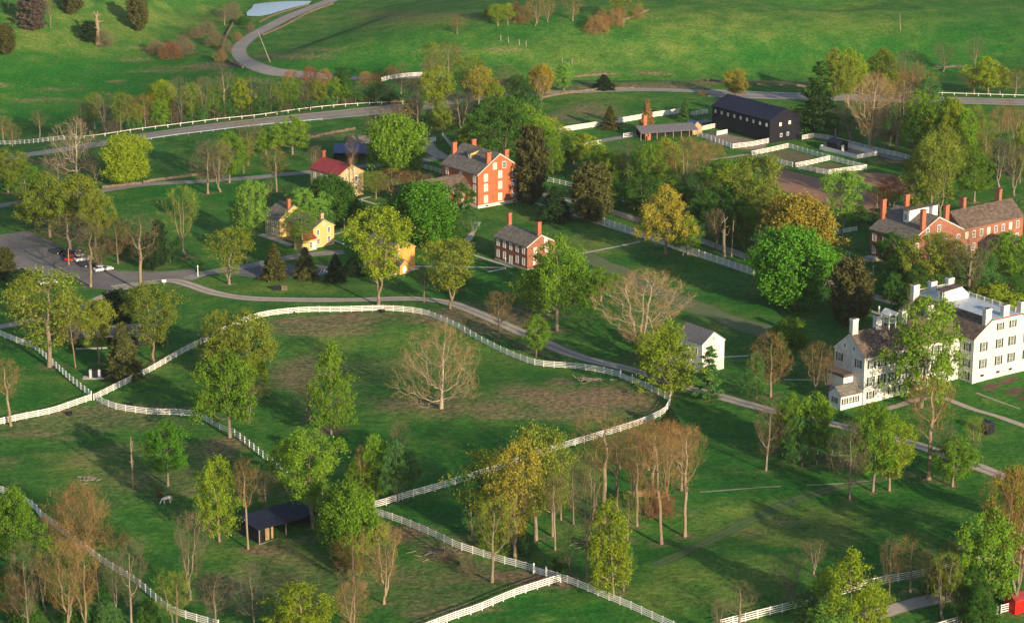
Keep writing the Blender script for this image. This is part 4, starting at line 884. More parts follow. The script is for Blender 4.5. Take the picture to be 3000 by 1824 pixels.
for u in (-13, -10.5, -8, -5.5, -3):
    for z in (1.9, 4.3): window(b, 'R', u, z, 1.0, 1.5, 'cream', off=3.2)
for v in (5.3, 9.3):
    for z in (1.9, 4.3): window(b, 'L', v, z, 1.0, 1.5, 'cream', off=-15)
door(b, 'R', -1.3, 0.1, 1.1, 2.2, off=3.2)
# ivy on its right corner
r_ = np.random.RandomState(8); n_ = 2600
iu = 15-np.abs(r_.normal(size=n_))*1.5; iz = r_.uniform(0.2, 10.5, n_); kp = (np.abs(iu-12.4) > 0.75) & (iu > 10.4-1.0*np.sin(iz)) & (iu < 15.05) & (r_.uniform(size=n_) < 0.75)
ic = np.stack([iu, -0.10-r_.uniform(0, 0.1, n_), iz], 1)[kp]
V_, F_ = cards(ic, np.tile([0,-1.0,0.2], (len(ic),1)), 0.17, 0.12, r_, 0.5)
ivy = link('ivy', mesh_from('ivy', V_, F_, M['twig']), b); ivy.color = (.13,.06,.045,1); tag(ivy, 'reddish brown ivy climbing the right corner')

# yellow stone house with the red roof
b = house('stone_house', (993,583), 41.5, 'yellow stone house with red metal roof and two chimneys')
gable(b, 0, 0, 8.8, 13.0, 6.7, 2.5, 'y', 'yellow_stone', 'red_metal', over=0.3, rake='yellow_paint')
for u in (2.5, 6.1):
    for z in (2.2, 4.9): window(b, 'R', u, z, 0.85, 1.5, 'dark')
for u in (3.2, 5.4): window(b, 'R', u, 7.4, 0.5, 0.55, 'dark')
for v in (2, 5, 8, 11):
    for z in (2.1, 4.9): window(b, 'L', v, z, 0.85, 1.5, 'dark')
chimney(b, 4.4, 0.5, 8.6, 11.0, 'brown_brick', 1.1, 0.7); chimney(b, 4.4, 12.5, 8.6, 11.2, 'chimney_brick', 1.0, 0.7)
gable(b, 2.2, -2.4, 2.6, 2.36, 2.3, 0.8, 'y', 'yellow_stone', 'red_metal', over=0.2, names=('porch_wall','porch_roof'))
door(b, 'R', 3.5, 0.05, 0.9, 2.0, off=-2.4)

# yellow house in two blocks with a front porch
b = house('yellow_house', (820,704), 40, 'yellow clapboard house of two gabled blocks with small red-roofed porch')
gable(b, 0, 0, 9.2, 6.6, 5.7, 3.0, 'y', 'yellow_paint', 'grey_shingle', rake='yellow_paint', base=('pale_stone', 0.3))
for v in (1.3, 3.2, 5.2):
    for z in (1.9, 4.4): window(b, 'L', v, z, 0.8, 1.5, 'dark')
window(b, 'R', 2.4, 4.2, 0.8, 1.3, 'dark')
chimney(b, 3.4, 0.5, 7.2, 10.6, 'chimney_brick', 0.85, 0.7)
gable(b, 2.0, -12.4, 6.6, 12.36, 5.3, 1.9, 'y', 'yellow_paint', 'grey_shingle', rake='yellow_paint', base=('pale_stone', 0.25), names=('wing_wall','wing_roof'))
for (u, z) in ((3.5,1.7),(6.9,1.8),(3.4,4.0),(6.9,4.2)): window(b, 'R', u, z, 0.8, 1.35, 'dark', off=-12.4)
window(b, 'R', 5.4, 6.0, 0.4, 0.45, 'dark', off=-12.4)
chimney(b, 5.3, -11.6, 6.4, 8.8, 'yellow_stone', 0.9, 0.7)
gable(b, -2.2, -13.6, 4.16, 4.0, 3.0, 1.0, 'x', 'yellow_paint', 'red_metal', over=0.25, base=('pale_stone', 0.25), names=('porch_wall','porch_roof'))
window(b, 'R', 0.2, 1.5, 0.8, 1.6, 'dark', off=-13.6); door(b, 'R', 1.35, 0.05, 0.8, 2.0, off=-13.6)
pf = MB().box(-1.6, -6.5, -1.2, -0.1, 7.6, 0.35).obj('terrace', M['pale_stone'], b)

# orange house behind the big forked tree
b = house('orange_house', (1140,803), 39, 'narrow orange-painted gabled house with a tiny hooded porch')
gable(b, 0, 0, 8.1, 11, 5.95, 2.1, 'y', 'orange_paint', 'grey_shingle', rake='orange_paint', base=('pale_stone', 0.35))
window(b, 'R', 3.6, 6.4, 0.8, 0.8, 'dark'); window(b, 'R', 2.6, 4.3, 0.75, 1.3, 'dark')
for v in (2, 5.5, 9):
    for z in (1.8, 4.3): window(b, 'L', v, z, 0.8, 1.4, 'dark')
gable(b, 1.6, -2.3, 3.0, 2.26, 2.3, 1.3, 'y', 'orange_paint', 'blue_shingle', over=0.3, names=('porch_wall','porch_roof'))
door(b, 'R', 3.1, 0.05, 0.9, 1.95, off=-2.3)
MB().box(-1.0, -1.2, -1.0, 1.5, -0.08, 0.2).box(4.7, -1.0, -1.0, 8.6, -0.08, 0.15).obj('step', M['pale_stone'], b)

# small dark brick house on the lawn
b = house('brick_house', (1544.5,791), 38, 'small dark brick house with two chimneys and white windows on the lawn')
gable(b, 0, 0, 8.9, 13.3, 6.1, 2.3, 'y', 'brown_brick', 'grey_shingle', rake='white_paint', base=('pale_stone', 0.25))
for i, v in enumerate((1.5, 4.1, 6.7, 9.3, 11.9)):
    window(b, 'L', v, 4.7, 0.85, 1.5, 'cream')
    if i != 2: window(b, 'L', v, 1.9, 0.85, 1.7, 'cream')
door(b, 'L', 6.7, 0.1, 1.0, 2.2)
for (u, z) in ((2.4,1.9),(6.4,1.9),(6.2,4.5),(2.6,4.5),(5.9,6.9)): window(b, 'R', u, z, 0.9, 1.5 if z < 6 else 1.2, 'cream')
chimney(b, 4.0, 0.42, 7.6, 11.8, 'chimney_brick', 1.1, 0.75); chimney(b, 4.4, 12.9, 7.6, 11.6, 'chimney_brick', 1.0, 0.75)

# big black barn
b = house('barn', (2254,420), 34.5, 'big black barn with a row of small white windows under the eaves', 'barn')
gable(b, 0, 0, 12.4, 28, 7.1, 2.9, 'y', 'black_board', 'black_roof', over=0.3)
for i in range(9): window(b, 'L', 1.6+i*3.1, 5.5, 0.62, 0.75, 'cream')
for (u, z) in ((4.2,5.4),(7.9,5.6),(4.6,2.0),(7.3,2.1)): window(b, 'R', u, z, 0.7, 0.85, 'cream')
for u in (4.3, 7.2): MB().box(u-1.35, -0.05, 0.05, u+1.35, -0.005, 3.2).obj('barn_door', M['black_board'], b)
MB().box(-0.05, 9.2, 0.0, -0.005, 12.4, 3.4).obj('barn_door', M['black_board'], b)
MB().box(5.2, 7.0, 9.55, 6.0, 8.0, 10.25).obj('roof_vent', M['black_roof'], b)

# little plank shed by the barn, lean-to shelter with brick oven and chimney
b = house('plank_shed', (2028,396), 30, 'small plank shed with blue metal roof at the barnyard corner', 'shed')
gable(b, 0, 0, 3.6, 3.6, 2.5, 1.6, 'y', 'raw_plank', 'blue_metal', over=0.35, z0=-0.6)
door(b, 'L', 2.0, 0.0, 0.9, 1.9, 'dark_inside')
P = G(1876,412); b = empty('open_shelter', P, math.radians(17), 'long low open shelter with grey roof on posts and a brick flue', 'shelter')
ln = 19.0
MB().prism([(-0.4, 2.2), (4.6, 3.5), (4.6, 3.66), (-0.4, 2.36)], 0, ln, 'x').obj('roof', M['blue_shingle'], b)
MB().box(0.2, 4.2, -0.6, ln-0.2, 4.35, 3.3).obj('back_wall', M['dark_inside'], b)
for i in range(8): MB().box(0.1+i*(ln-0.4)/7, 0.0, -0.6, 0.3+i*(ln-0.4)/7, 0.2, 2.28).obj('post', M['weathered_wood'], b)
ov = MB().box(1.8, 0.5, -0.6, 3.6, 2.4, 1.9).box(2.2, -0.3, -0.6, 3.2, 0.5, 1.2).obj('oven', M['chimney_brick'], b)
chimney(b, 3.2, 4.9, 0, 6.8, 'chimney_brick', 1.2, 0.9)

# white-walled yard with a dark blue hut
P = G(2510,465.6); b = empty('yard_wall', P, math.radians(36), 'low solid white board wall enclosing a yard beside the barn', 'wall')
U_, V_2, hh = 8.6, 16.2, 1.25
for (x0,y0,x1,y1) in ((0.1,0,U_-0.1,0.16),(0,0,0.1,V_2-0.1),(U_-0.1,0,U_,V_2-0.1),(0,V_2-0.1,U_,V_2)):
    MB().box(x0, y0, -0.5, x1, y1, hh).obj('wall_side', M['white_board'], b)
MB().box(0.15, 0.2, -0.3, U_-0.15, V_2-0.15, 0.06).obj('yard_floor', M['yard_soil'], b)
P = G(2464,445); b = empty('hut', P, math.radians(36), 'dark blue-black hut standing inside the white-walled yard', 'hut')
gable(b, -1.6, 0, 4.4, 4.6, 2.6, 0.9, 'y', 'black_board', 'black_roof', z0=-0.5, over=0.3)
door(b, 'R', 0.6, 0, 0.9, 1.9, 'white_paint')
chimney(b, 0.6, 3.6, 3.0, 6.6, 'black_roof', 0.45, 0.45)

# blue-roofed shed and little stone shed beyond the stone house
b = empty('long_shed', G(985,468), math.radians(-2), 'long low open shed with blue metal roof behind the stone house', 'shed')
MB().prism([(-0.5, 2.1), (6.0, 3.6), (6.0, 3.72), (-0.5, 2.22)], -1, 12.5, 'x').obj('roof', M['blue_metal'], b)
MB().box(-0.8, 5.4, -0.8, 12.3, 5.55, 3.4).box(-0.8, 0.1, -0.8, -0.65, 5.4, 2.6).box(12.15, 0.1, -0.8, 12.3, 5.4, 2.6).obj('wall', M['black_board'], b)
for i in range(5): MB().box(0.2+i*2.8, 0.0, -0.8, 0.4+i*2.8, 0.2, 2.2).obj('post', M['dark_inside'], b)
b = empty('stone_shed', G(1016,440), math.radians(8), 'tiny stone shed with grey gabled roof behind the blue roof', 'shed')
gable(b, 0, 0, 7.0, 3.4, 2.2, 1.6, 'x', 'white_stone', 'grey_shingle', z0=-0.8, over=0.4)
MB().box(-0.04, 1.2, 0.0, -0.005, 2.3, 2.0).obj('door', M['dark_inside'], b)

# brick house on the right
b = house('brick_house', (2669,790), 37.5, 'long red brick house with tall chimneys and white roof-lantern dormer')
gable(b, 0, 0, 18.6, 14.8, 7.7, 4.6, 'y', 'brown_brick', 'grey_shingle', rake='white_paint', base=('white_stone', 0.5))
for v in (2.0, 6.0, 9.6, 13.2):
    for z in (2.4, 5.7): window(b, 'L', v, z, 1.1, 1.8, 'cream')
for (u, z) in ((1.8,5.6),(5.4,8.9),(9.5,9.2),(6.8,5.6),(11.8,5.6),(16.8,5.6),(1.8,2.4),(6.8,2.4),(11.8,2.4),(16.8,2.4)): window(b, 'R', u, z, 1.0, 1.7, 'dark')
for (x, y) in ((4.0,0.45),(12.4,0.45),(4.0,14.3),(12.4,14.3)): chimney(b, x, y, 7.5, 14.9, 'chimney_brick', 1.35, 0.85)
dm = MB().box(4.6, 6.2, 9.6, 15.4, 7.8, 13.3).obj('dormer', M['white_paint'], b)
MB().box(4.3, 5.95, 13.3, 15.7, 8.05, 13.48).obj('roof', M['brown_shingle'], dm)
window(dm, 'L', 7.0, 11.6, 0.75, 1.4, 'dark', off=4.6)
gable(b, 18.64, 0.3, 23.0, 9.2, 7.6, 3.6, 'x', 'brown_brick', 'brown_shingle', rake='white_paint', base=('white_stone', 0.5), names=('wing_wall','wing_roof'))
for i in range(8):
    for z in (2.3, 5.6): window(b, 'R', 20.2+i*2.75, z, 0.95, 1.6, 'dark' if i % 3 else 'cream', off=0.3)
chimney(b, 24.0, 5.6, 9.5, 14.2, 'brown_brick', 1.0, 1.5); chimney(b, 37.5, 5.6, 9.5, 14.4, 'brown_brick', 1.0, 1.5)
MB().box(-2.6, 11.0, -0.6, -0.07, 14.0, 0.9).box(-3.6, 11.6, -0.6, -2.6, 13.4, 0.45).obj('stone_steps', M['pale_stone'], b)
b = house('brick_annex', (2962,772), 37.5, 'small brick annex with pale ledge cut by the right edge', 'building')
gable(b, 0, 0, 9, 7, 4.4, 1.5, 'y', 'brown_brick', 'brown_shingle', rake='white_paint')
window(b, 'R', 2, 2.4, 0.9, 1.5, 'dark'); window(b, 'L', 3, 2.4, 0.9, 1.5, 'dark')

# the large white house: long wing plus the great cross block
PW = G(2528,1186)
b = empty('white_house', PW, math.radians(33.6), 'large white stone house with green shutters, belfry and railed roof deck', 'house')
gable(b, 0, 0, 27.0, 9.6, 10.5, 4.0, 'x', 'white_stone', 'brown_shingle', over=0.3, rake='white_paint')
for i in range(8):
    u = 1.9+i*3.0
    for z in (4.9, 8.7): window(b, 'R', u, z, 0.95, 1.95, 'dark', True)
    if i == 1: door(b, 'R', u, 0.2, 1.1, 2.4)
    else: window(b, 'R', u, 1.9, 0.9, 1.6, 'dark', True)
for v in (1.9, 7.9): window(b, 'L', v, 8.6, 0.9, 1.8, 'dark', True)
for v in (3.4, 6.3): window(b, 'L', v, 11.5, 0.6, 0.85, 'dark')
for x in (0.9, 7.4, 14.6, 22.0): chimney(b, x, 4.8, 12.6, 17.6 if x < 1 else 17.2, 'white_stone', 1.5, 1.1)
bf = MB()
for (x, y) in ((9.9,3.9),(11.7,3.9),(9.9,5.7),(11.7,5.7)): bf.box(x-0.12, y-0.12, 13.2, x+0.12, y+0.12, 17.0)
bf.box(9.7, 3.7, 15.2, 11.9, 3.84, 15.35).box(9.7, 5.76, 15.2, 11.9, 5.9, 15.35).box(9.7, 3.84, 15.2, 9.84, 5.76, 15.35).box(11.76, 3.84, 15.2, 11.9, 5.76, 15.35).box(9.6, 3.6, 16.9, 12.0, 6.0, 17.15)
bf = bf.obj('belfry', M['white_paint'], b)
MB().prism([(9.35, 17.15), (12.25, 17.15), (10.8, 18.0)], 3.4, 6.2, 'y').obj('roof', M['white_paint'], bf)
MB().tube((10.8,4.8,16.8), (10.8,4.8,15.9), 0.12, 0.42, 10).obj('bell', M['weathered_wood'], bf)
# porch annex at the left gable
gable(b, -5.9, 0.3, 5.86, 3.8, 2.9, 1.5, 'x', 'white_paint', 'grey_shingle', over=0.25, names=('porch_wall','porch_roof'))
for u in (-4.8, -3.3, -1.8): window(b, 'R', u, 1.6, 0.75, 1.3, 'dark', u != -3.3, off=0.3)
window(b, 'L', 2.2, 1.6, 0.8, 1.3, 'dark', True, off=-5.9)
MB().box(-2.6, 3.4, 3.0, -0.04, 8.4, 5.6).obj('bay', M['white_board'], b)
MB().prism([(3.1, 5.62), (8.7, 5.62), (8.7, 6.2), (3.1, 6.2)], -2.9, -0.04, 'x').obj('bay_roof', M['brown_shingle'], b)
MB().box(-2.5, 4.2, -1.0, -0.04, 8.2, 3.0).obj('bay_base', M['white_stone'], b)
# great block (front face 4 m ahead of the wing)
X0, Y0, UB, VB, H0, HT = 27.06, -4.2, 18.4, 24.0, 11.0, 14.4
prof = [(X0,-1.6),(X0+UB,-1.6),(X0+UB,H0),(X0+13.6,HT),(X0+4.8,HT),(X0,H0)]
MB().prism(prof, Y0, Y0+VB, 'y').obj('block_wall', M['white_stone'], b)
for (p0, z0_, p1, z1_) in ((X0-0.35, H0-0.25, X0+4.8, HT), (X0+13.6, HT, X0+UB+0.35, H0-0.25)):
    MB().prism([(p0, z0_+0.02), (p1, z1_+0.02), (p1, z1_+0.2), (p0, z0_+0.2)], Y0-0.25, Y0+VB+0.25, 'y').obj('block_roof', M['brown_shingle'], b)
dk = MB().box(X0+4.8, Y0+0.1, HT+0.005, X0+13.6, Y0+VB-0.1, HT+0.12).obj('roof_deck', M['pale_metal'], b)
MB().box(X0+4.85, Y0-0.2, HT-0.12, X0+13.55, Y0-0.02, HT+0.1).obj('cornice', M['red_metal'], b)
rl = MB()
for yy in (Y0+0.3,):
    pass
for xx in (X0+13.3,):
    rl.box(xx-0.05, Y0+1.5, HT+1.0, xx+0.05, Y0+VB-0.4, HT+1.1); rl.box(xx-0.04, Y0+1.5, HT+0.25, xx+0.04, Y0+VB-0.4, HT+0.33)
    for i in range(10): rl.box(xx-0.08, Y0+1.5+i*2.4, HT+0.12, xx+0.08, Y0+1.66+i*2.4, HT+1.2)
    for i in range(56): rl.box(xx-0.02, Y0+1.7+i*0.39, HT+0.33, xx+0.02, Y0+1.76+i*0.39, HT+1.0)
for yy in (Y0+VB-0.3,):
    rl.box(X0+5, yy-0.05, HT+1.0, X0+13.3, yy+0.05, HT+1.1); rl.box(X0+5, yy-0.04, HT+0.25, X0+13.3, yy+0.04, HT+0.33)
    for i in range(22): rl.box(X0+5+i*0.38, yy-0.02, HT+0.33, X0+5.06+i*0.38, yy+0.02, HT+1.0)
rl.obj('railing', M['white_paint'], dk)
sh = MB().prism([(X0+5.4, HT+0.12), (X0+12.6, HT+0.12), (X0+12.6, HT+1.0), (X0+10.4, HT+2.9), (X0+5.4, HT+2.5)], Y0+15.4, Y0+17.6, 'y').obj('stair_head', M['white_paint'], b)
MB().prism([(X0+5.1, HT+2.5), (X0+10.6, HT+2.95), (X0+10.6, HT+3.1), (X0+5.1, HT+2.66)], Y0+15.2, Y0+17.8, 'y').obj('roof', M['brown_shingle'], sh)
window(sh, 'L', Y0+16.5, HT+1.4, 0.8, 1.5, 'dark', off=X0+5.4)
for (x, y) in ((3.9,0.6),(9.1,0.6),(14.2,0.6),(3.9,23.2),(9.1,23.2),(14.2,23.2)): chimney(b, X0+x, Y0+y, H0, 17.0, 'white_stone', 1.7, 1.1)
zr = (1.9, 5.0, 8.8)
for u in (2.8, 7.4, 11.1, 15.6):
    for z in (5.0, 8.8): window(b, 'R', X0+u, z, 0.95, 2.0, 'dark', True, off=Y0)
    MB().box(X0+u-0.5, Y0-0.03, 2.1, X0+u+0.5, Y0-0.004, 2.6).obj('basement_window', M['glass_dark'], b)
for u in (7.4, 11.1): window(b, 'R', X0+u, 12.6, 0.9, 1.55, 'dark', True, off=Y0)
for z in (1.9+0.5, 5.2, 8.8): window(b, 'L', Y0+2.0, z, 0.9, 1.8, 'dark', True, off=X0)
dr = MB().prism([(X0+0.9, 11.4), (X0+2.6, 11.4), (X0+2.6, 13.9), (X0+0.9, 13.4)], Y0+13.2, Y0+14.6, 'y').obj('dormer', M['white_paint'], b)
window(dr, 'L', Y0+13.9, 12.4, 0.6, 1.0, 'dark', off=X0+0.9)
MB().tube((X0-0.15, Y0-0.15, 0.2), (X0-0.15, Y0-0.15, H0-0.3), 0.07, 0.07, 6).obj('downpipe', M['white_paint'], b)

# small white house
b = house('white_cottage', (2056,1094), 37, 'small plain white gabled house behind the layered pine')
gable(b, 0, 0, 6.4, 9.0, 6.7, 2.2, 'y', 'white_board', 'blue_shingle', over=0.25, rake='white_paint')
window(b, 'R', 3.2, 7.4, 0.4, 0.5, 'dark')
for v in (2, 5, 7.5): window(b, 'L', v, 4.6, 0.8, 1.4, 'dark')
gable(b, -7.6, 3.4, 7.56, 4.4, 2.9, 1.4, 'x', 'white_board', 'blue_shingle', over=0.3, names=('wing_wall','wing_roof'))
for u in (-2, -4.2): window(b, 'R', u, 1.6, 0.8, 1.1, 'dark', off=3.4)
MB().box(-7.3, 3.33, 0.1, -6.1, 3.398, 2.6).obj('plank_door', M['yellow_paint'], b)  # warm sunlight on the door is put into its yellow colour

# black run-in shed in the pasture
b = empty('pasture_shed', G(758.4,1591.6), math.radians(40.5), 'low black open-fronted pasture shed with two bright plank boards', 'shed')
MB().prism([(-0.5, 2.75), (6.2, 3.45), (6.2, 3.56), (-0.5, 2.86)], -0.4, 12.9, 'x').obj('roof', M['black_roof'], b)
MB().box(-0.02, 0.1, -0.8, 0.1, 5.75, 2.8).box(0.1, 5.6, -0.8, 12.3, 5.75, 3.35).box(12.3, 0.1, -0.8, 12.42, 5.75, 2.8).obj('wall', M['black_board'], b)
MB().box(0.1, 0.02, -0.6, 1.1, 0.12, 2.7).obj('front_panel', M['black_board'], b)
for x in (0.0, 5.9, 12.2): MB().box(x, -0.12, -0.6, x+0.2, 0.0, 2.7).obj('post', M['weathered_wood'], b)
for (x, w_) in ((1.7, 0.85), (3.0, 0.45)): tag(MB().box(x, 0.3, -0.3, x+w_, 0.4, 2.65).obj('plank_board', M['raw_plank'], b), 'bright sunlit upright plank')
MB().box(-0.3, -0.55, -0.5, 12.6, -0.2, 0.12).obj('sill', M['weathered_wood'], b)

# dark shed in the wedge on the left
b = empty('dark_shed', G(262,1018), math.radians(8), 'long dark open shed with grey shingle roof left of the pasture', 'shed')
MB().prism([(-0.4, 2.4), (3.6, 3.9), (7.4, 2.6), (7.4, 2.76), (3.6, 4.08), (-0.4, 2.56)], -3.0, 17.0, 'x').obj('roof', M['grey_shingle'], b)
MB().box(-2.6, 6.8, -1.0, 16.6, 6.95, 2.7).box(-2.6, 0.1, -1.0, -2.45, 6.8, 2.6).box(16.45, 0.1, -1.0, 16.6, 6.8, 2.6).box(5.2, 0.05, -1.0, 16.4, 0.2, 2.5).obj('wall', M['black_board'], b)
for x in (-2.4, 0.2, 2.6, 5.0): MB().box(x, -0.1, -1.0, x+0.2, 0.1, 2.5).obj('post', M['dark_inside'], b)
MB().box(-3.0, -1.0, -0.6, 5.6, -0.15, 0.08).obj('step', M['pale_stone'], b)

# red barn at the lower right corner
b = house('red_shed', (2973,1800), 34, 'bright red wooden shed cut off at the lower right corner', 'shed')
gable(b, 0, 0, 6, 2.6, 2.4, 0.7, 'x', 'red_barn_paint', 'red_metal', z0=-0.7, over=0.2)
MB().box(1.6, -0.06, 0.05, 2.7, -0.005, 2.0).obj('door', M['red_barn_paint'], b)

b = empty('dark_hutch', G(2893,1268), math.radians(30), 'small black wooden hutch standing on the grass by the path', 'hutch')
MB().box(-1.0, -0.9, -0.3, 1.0, 0.9, 2.2).obj('wall', M['black_board'], b)
MB().prism([(-1.2, 2.2), (1.2, 2.2), (1.2, 2.3), (0, 2.75), (-1.2, 2.3)], -1.1, 1.1, 'y').obj('roof', M['black_roof'], b)
MB().box(-0.4, -0.96, 0.0, 0.4, -0.905, 1.7).obj('door', M['dark_inside'], b)

# ------------------------------------------------------------------ fences
PC = {}
def fence(pts, label, h=1.35, rails=4, sp=2.5, smooth=True, name='board_fence', pt=0.15, mat='fence_paint', gate=None, group='white board fences'):
    W = worldline(pts, sp, smooth); W3 = [Vector((x, y, gz(x, y))) for (x, y) in W]
    o = empty(name, W3[0], 0, label, 'fence', group); base = W3[0]
    key = (round(h,2), pt, mat)
    if key not in PC:
        mb = MB().box(-pt/2, -pt/2, -0.3, pt/2, pt/2, h+0.10); mb.hexa([(-pt/2,-pt/2,h+.1),(pt/2,-pt/2,h+.1),(pt/2,pt/2,h+.1),(-pt/2,pt/2,h+.1),(-.02,-.02,h+.16),(.02,-.02,h+.16),(.02,.02,h+.16),(-.02,.02,h+.16)])
        PC[key] = mb.mesh('post', M[mat])
    many = len(W3) > 100; extra = MB()
    for i, w_ in enumerate(W3):
        a = W3[min(i+1, len(W3)-1)]-W3[max(i-1, 0)]
        if i < 100: link('post', PC[key], o, w_-base, math.atan2(a.y, a.x))
        else: q = w_-base; extra.box(q.x-pt/2, q.y-pt/2, q.z-0.3, q.x+pt/2, q.y+pt/2, q.z+h+0.14)
    if extra.v: tag(extra.obj('posts', M[mat], o), kind='stuff')
    th = 0.17 if rails >= 4 else 0.15
    for k in range(rails):
        z = h*(k+0.72)/(rails-0.28) - th/2 + 0.0; mb = MB()
        z = 0.22 + (h-0.30)*k/max(1, rails-1) if rails > 1 else h*0.8
        for i in range(len(W3)-1):
            a = W3[i]-base; c = W3[i+1]-base; d = (c-a); d.z = 0; d.normalize(); n = Vector((-d.y, d.x, 0))
            s = 0.095 if (k % 2 == 0 or True) else 0.0
            off = n*(-(pt/2+0.004)); t = n*(-0.035); zz = Vector((0,0,z)); hh = Vector((0,0,th))
            p = [a+off+zz, c+off+zz, c+off+t+zz, a+off+t+zz]; p = [p[3], p[2], p[1], p[0]]
            mb.hexa(p+[q+hh for q in p])
        mb.obj('rail', M[mat], o)
    return o
def gate(p0, p1, label, h=1.3, mat='fence_paint', tall=1.9):
    a = G(*p0); c = G(*p1); o = empty('field_gate', a, 0, label, 'gate', 'white field gates'); d = c-a; L = d.length; dn = d.normalized(); n = Vector((-dn.y, dn.x, 0)).normalized()*0.05
    for q in (Vector(), d): MB().box(q.x-0.13, q.y-0.13, q.z-0.3, q.x+0.13, q.y+0.13, q.z+tall).obj('gate_post', M[mat], o)
    mb = MB(); s, e = dn*0.2, d-dn*0.2
    def bar(x, y, r=0.05):
        up = Vector((0,0,r)); mb.hexa([x-n-up, y-n-up, y+n-up, x+n-up, x-n+up, y-n+up, y+n+up, x+n+up])
    for k in range(5): z = Vector((0,0,0.2+k*(h-0.3)/4)); bar(s+z, e+z)
    bar(s+Vector((0,0,0.2)), e+Vector((0,0,h-0.1))); 
    for q in (s, (s+e)/2, e): mb.box(q.x-0.06, q.y-0.06, q.z+0.1, q.x+0.06, q.y+0.06, q.z+h)
    mb.obj('gate_leaf', M[mat], o)
fence([(275,1172),(330,1145),(440,1090),(530,1038),(600,1003),(680,962),(735,939),(800,924),(900,915),(1000,914),(1130,911),(1230,920),(1290,940),(1350,968),(1420,1008),(1500,1046),(1580,1072),(1680,1080),(1750,1090),(1818,1106)], 'long white board fence curving over the top of the big pasture')
gate((1818,1108), (1852,1121), 'white gate in the pasture fence near the gravel drive')
fence([(1852,1121),(1900,1142),(1955,1170),(1964,1182),(1955,1200),(1942,1216),(1880,1244),(1800,1270),(1700,1300),(1600,1330),(1500,1365),(1400,1398),(1300,1430),(1200,1458),(1168,1467)], 'white board fence closing the pasture from its right tip to mid fence corner')
fence([(1160,1470),(1130,1480),(1085,1492)], 'short white fence stretch behind the dense green tree', sp=2.4)
fence([(283,1174),(310,1188),(350,1201),(440,1214),(520,1216),(580,1224),(622,1246)], 'white board fence running from the crossing to the feathery pasture tree')
fence([(668,1268),(700,1285),(760,1332),(830,1388),(880,1422),(905,1432)], 'white board fence descending from the leaning gap to the hollow', rails=3)
fence([(945,1464),(965,1472)], 'two-post stub of white fence beside the dense green tree', sp=3)
fence([(622,1246),(640,1256),(668,1268)], 'thin metal rail gate beside the feathery pasture tree trunk', 1.2, 3, 3.0, False, 'rail_gate', 0.08, 'pale_metal', group='rail gates')
fence([(1093,1506),(1110,1511),(1180,1535),(1260,1568),(1340,1606),(1400,1626),(1480,1652),(1520,1662),(1562,1675)], 'white board fence descending from the corner to the small gate')
gate((1564,1678), (1600,1688), 'white gate beside the lower fence junction')
fence([(1602,1688),(1640,1700),(1700,1722),(1760,1748),(1830,1776),(1900,1808),(1990,1850)], 'white board fence running down right to the bottom edge')
fence([(1642,1704),(1590,1720),(1500,1750),(1400,1792),(1340,1812),(1240,1850)], 'sunlit white board fence joining the corner from lower left')
fence([(-20,976),(60,1008),(100,1022),(150,1064),(200,1110),(250,1150),(268,1164)], 'white board fence sloping down from upper left to the crossing')
fence([(-20,1248),(60,1230),(150,1212),(210,1192),(268,1172)], 'white board fence rising from the left edge to the crossing')
fence([(-20,1438),(30,1452),(100,1490),(120,1514),(200,1575),(300,1650),(400,1712),(480,1780),(530,1806),(640,1838)], 'white board fence through the bare trees at lower left')
fence([(2110,1838),(2250,1802),(2400,1764),(2550,1718),(2700,1690),(2800,1668),(2900,1642),(2970,1618),(3030,1600)], 'long white board fence through the lower right trees', 1.45)
fence([(2740,1850),(2830,1822),(2900,1806),(2922,1800)], 'bright sunlit white fence near the red shed', 1.5)
fence([(2932,1796),(2962,1788)], 'single bay of white fence beside the red shed', 1.5, sp=2.2)
fence([(1604,532),(1640,540),(1682,550)], 'short white fence behind the upright cedar by the red house', 1.3, 3, 2.4, False)
fence([(1668,626),(1760,652),(1872,692),(1960,722),(2100,768),(2210,805)], 'straight white fence edging the lawn above a stone path', 1.6, 5, 2.4, False, pt=0.22)
fence([(1790,582),(1860,600),(1950,628),(2060,664),(2150,690),(2226,714)], 'white fence beyond the village lane behind the trees', 1.3, 3, 2.4, False)
fence([(2491,886),(2552,902)], 'short white fence behind the belfry beside the cedar', 1.4, 3, 2.4, False)
fence([(2508,800),(2530,806)], 'tiny white fence piece by the brick house path', 1.3, 3, 2.2, False)
fence([(2440,690),(2480,682),(2510,676)], 'white rail fence left of the right brick house', 1.2, 4, 3.0, False)
fence([(1626,394),(1660,386),(1750,372),(1870,352),(1900,346),(2000,332)], 'sunlit solid white board fence left of the black barn', 1.7, 6, 2.6, False)
fence([(2022,341),(2072,333)], 'shaded white fence meeting the barn corner', 1.5, 4, 2.6, False)
fence([(1638,440),(1700,432),(1760,424)], 'sunlit white fence below the barn lane', 1.4, 4, 2.6, False)
fence([(1826,404),(1852,400)], 'bit of white fence at the shelter end', 1.3, 3, 2.6, False)
fence([(2045,400),(2090,414),(2147,436)], 'white fence on the left side of the barnyard', 1.4, 4, 2.3, False)
fence([(2147,436),(2200,430),(2254,419)], 'sunlit white fence closing the barnyard below the barn', 1.5, 4, 2.3, False)
fence([(2100,398),(2132,392)], 'low white fence inside the barnyard', 1.4, 6, 2.2, False)
fence([(2056,384),(2078,379),(2098,375)], 'white gate rails between plank shed and barn', 1.5, 5, 2.2, False)
fence([(2202,457),(2255,446),(2309,434)], 'white pen fence, upper left side of the double pen', 1.45, 4, 2.3, False)
fence([(2309,434),(2370,452),(2432,470),(2485,484),(2538,497)], 'white pen fence, upper right side of the double pen', 1.45, 4, 2.3, False)
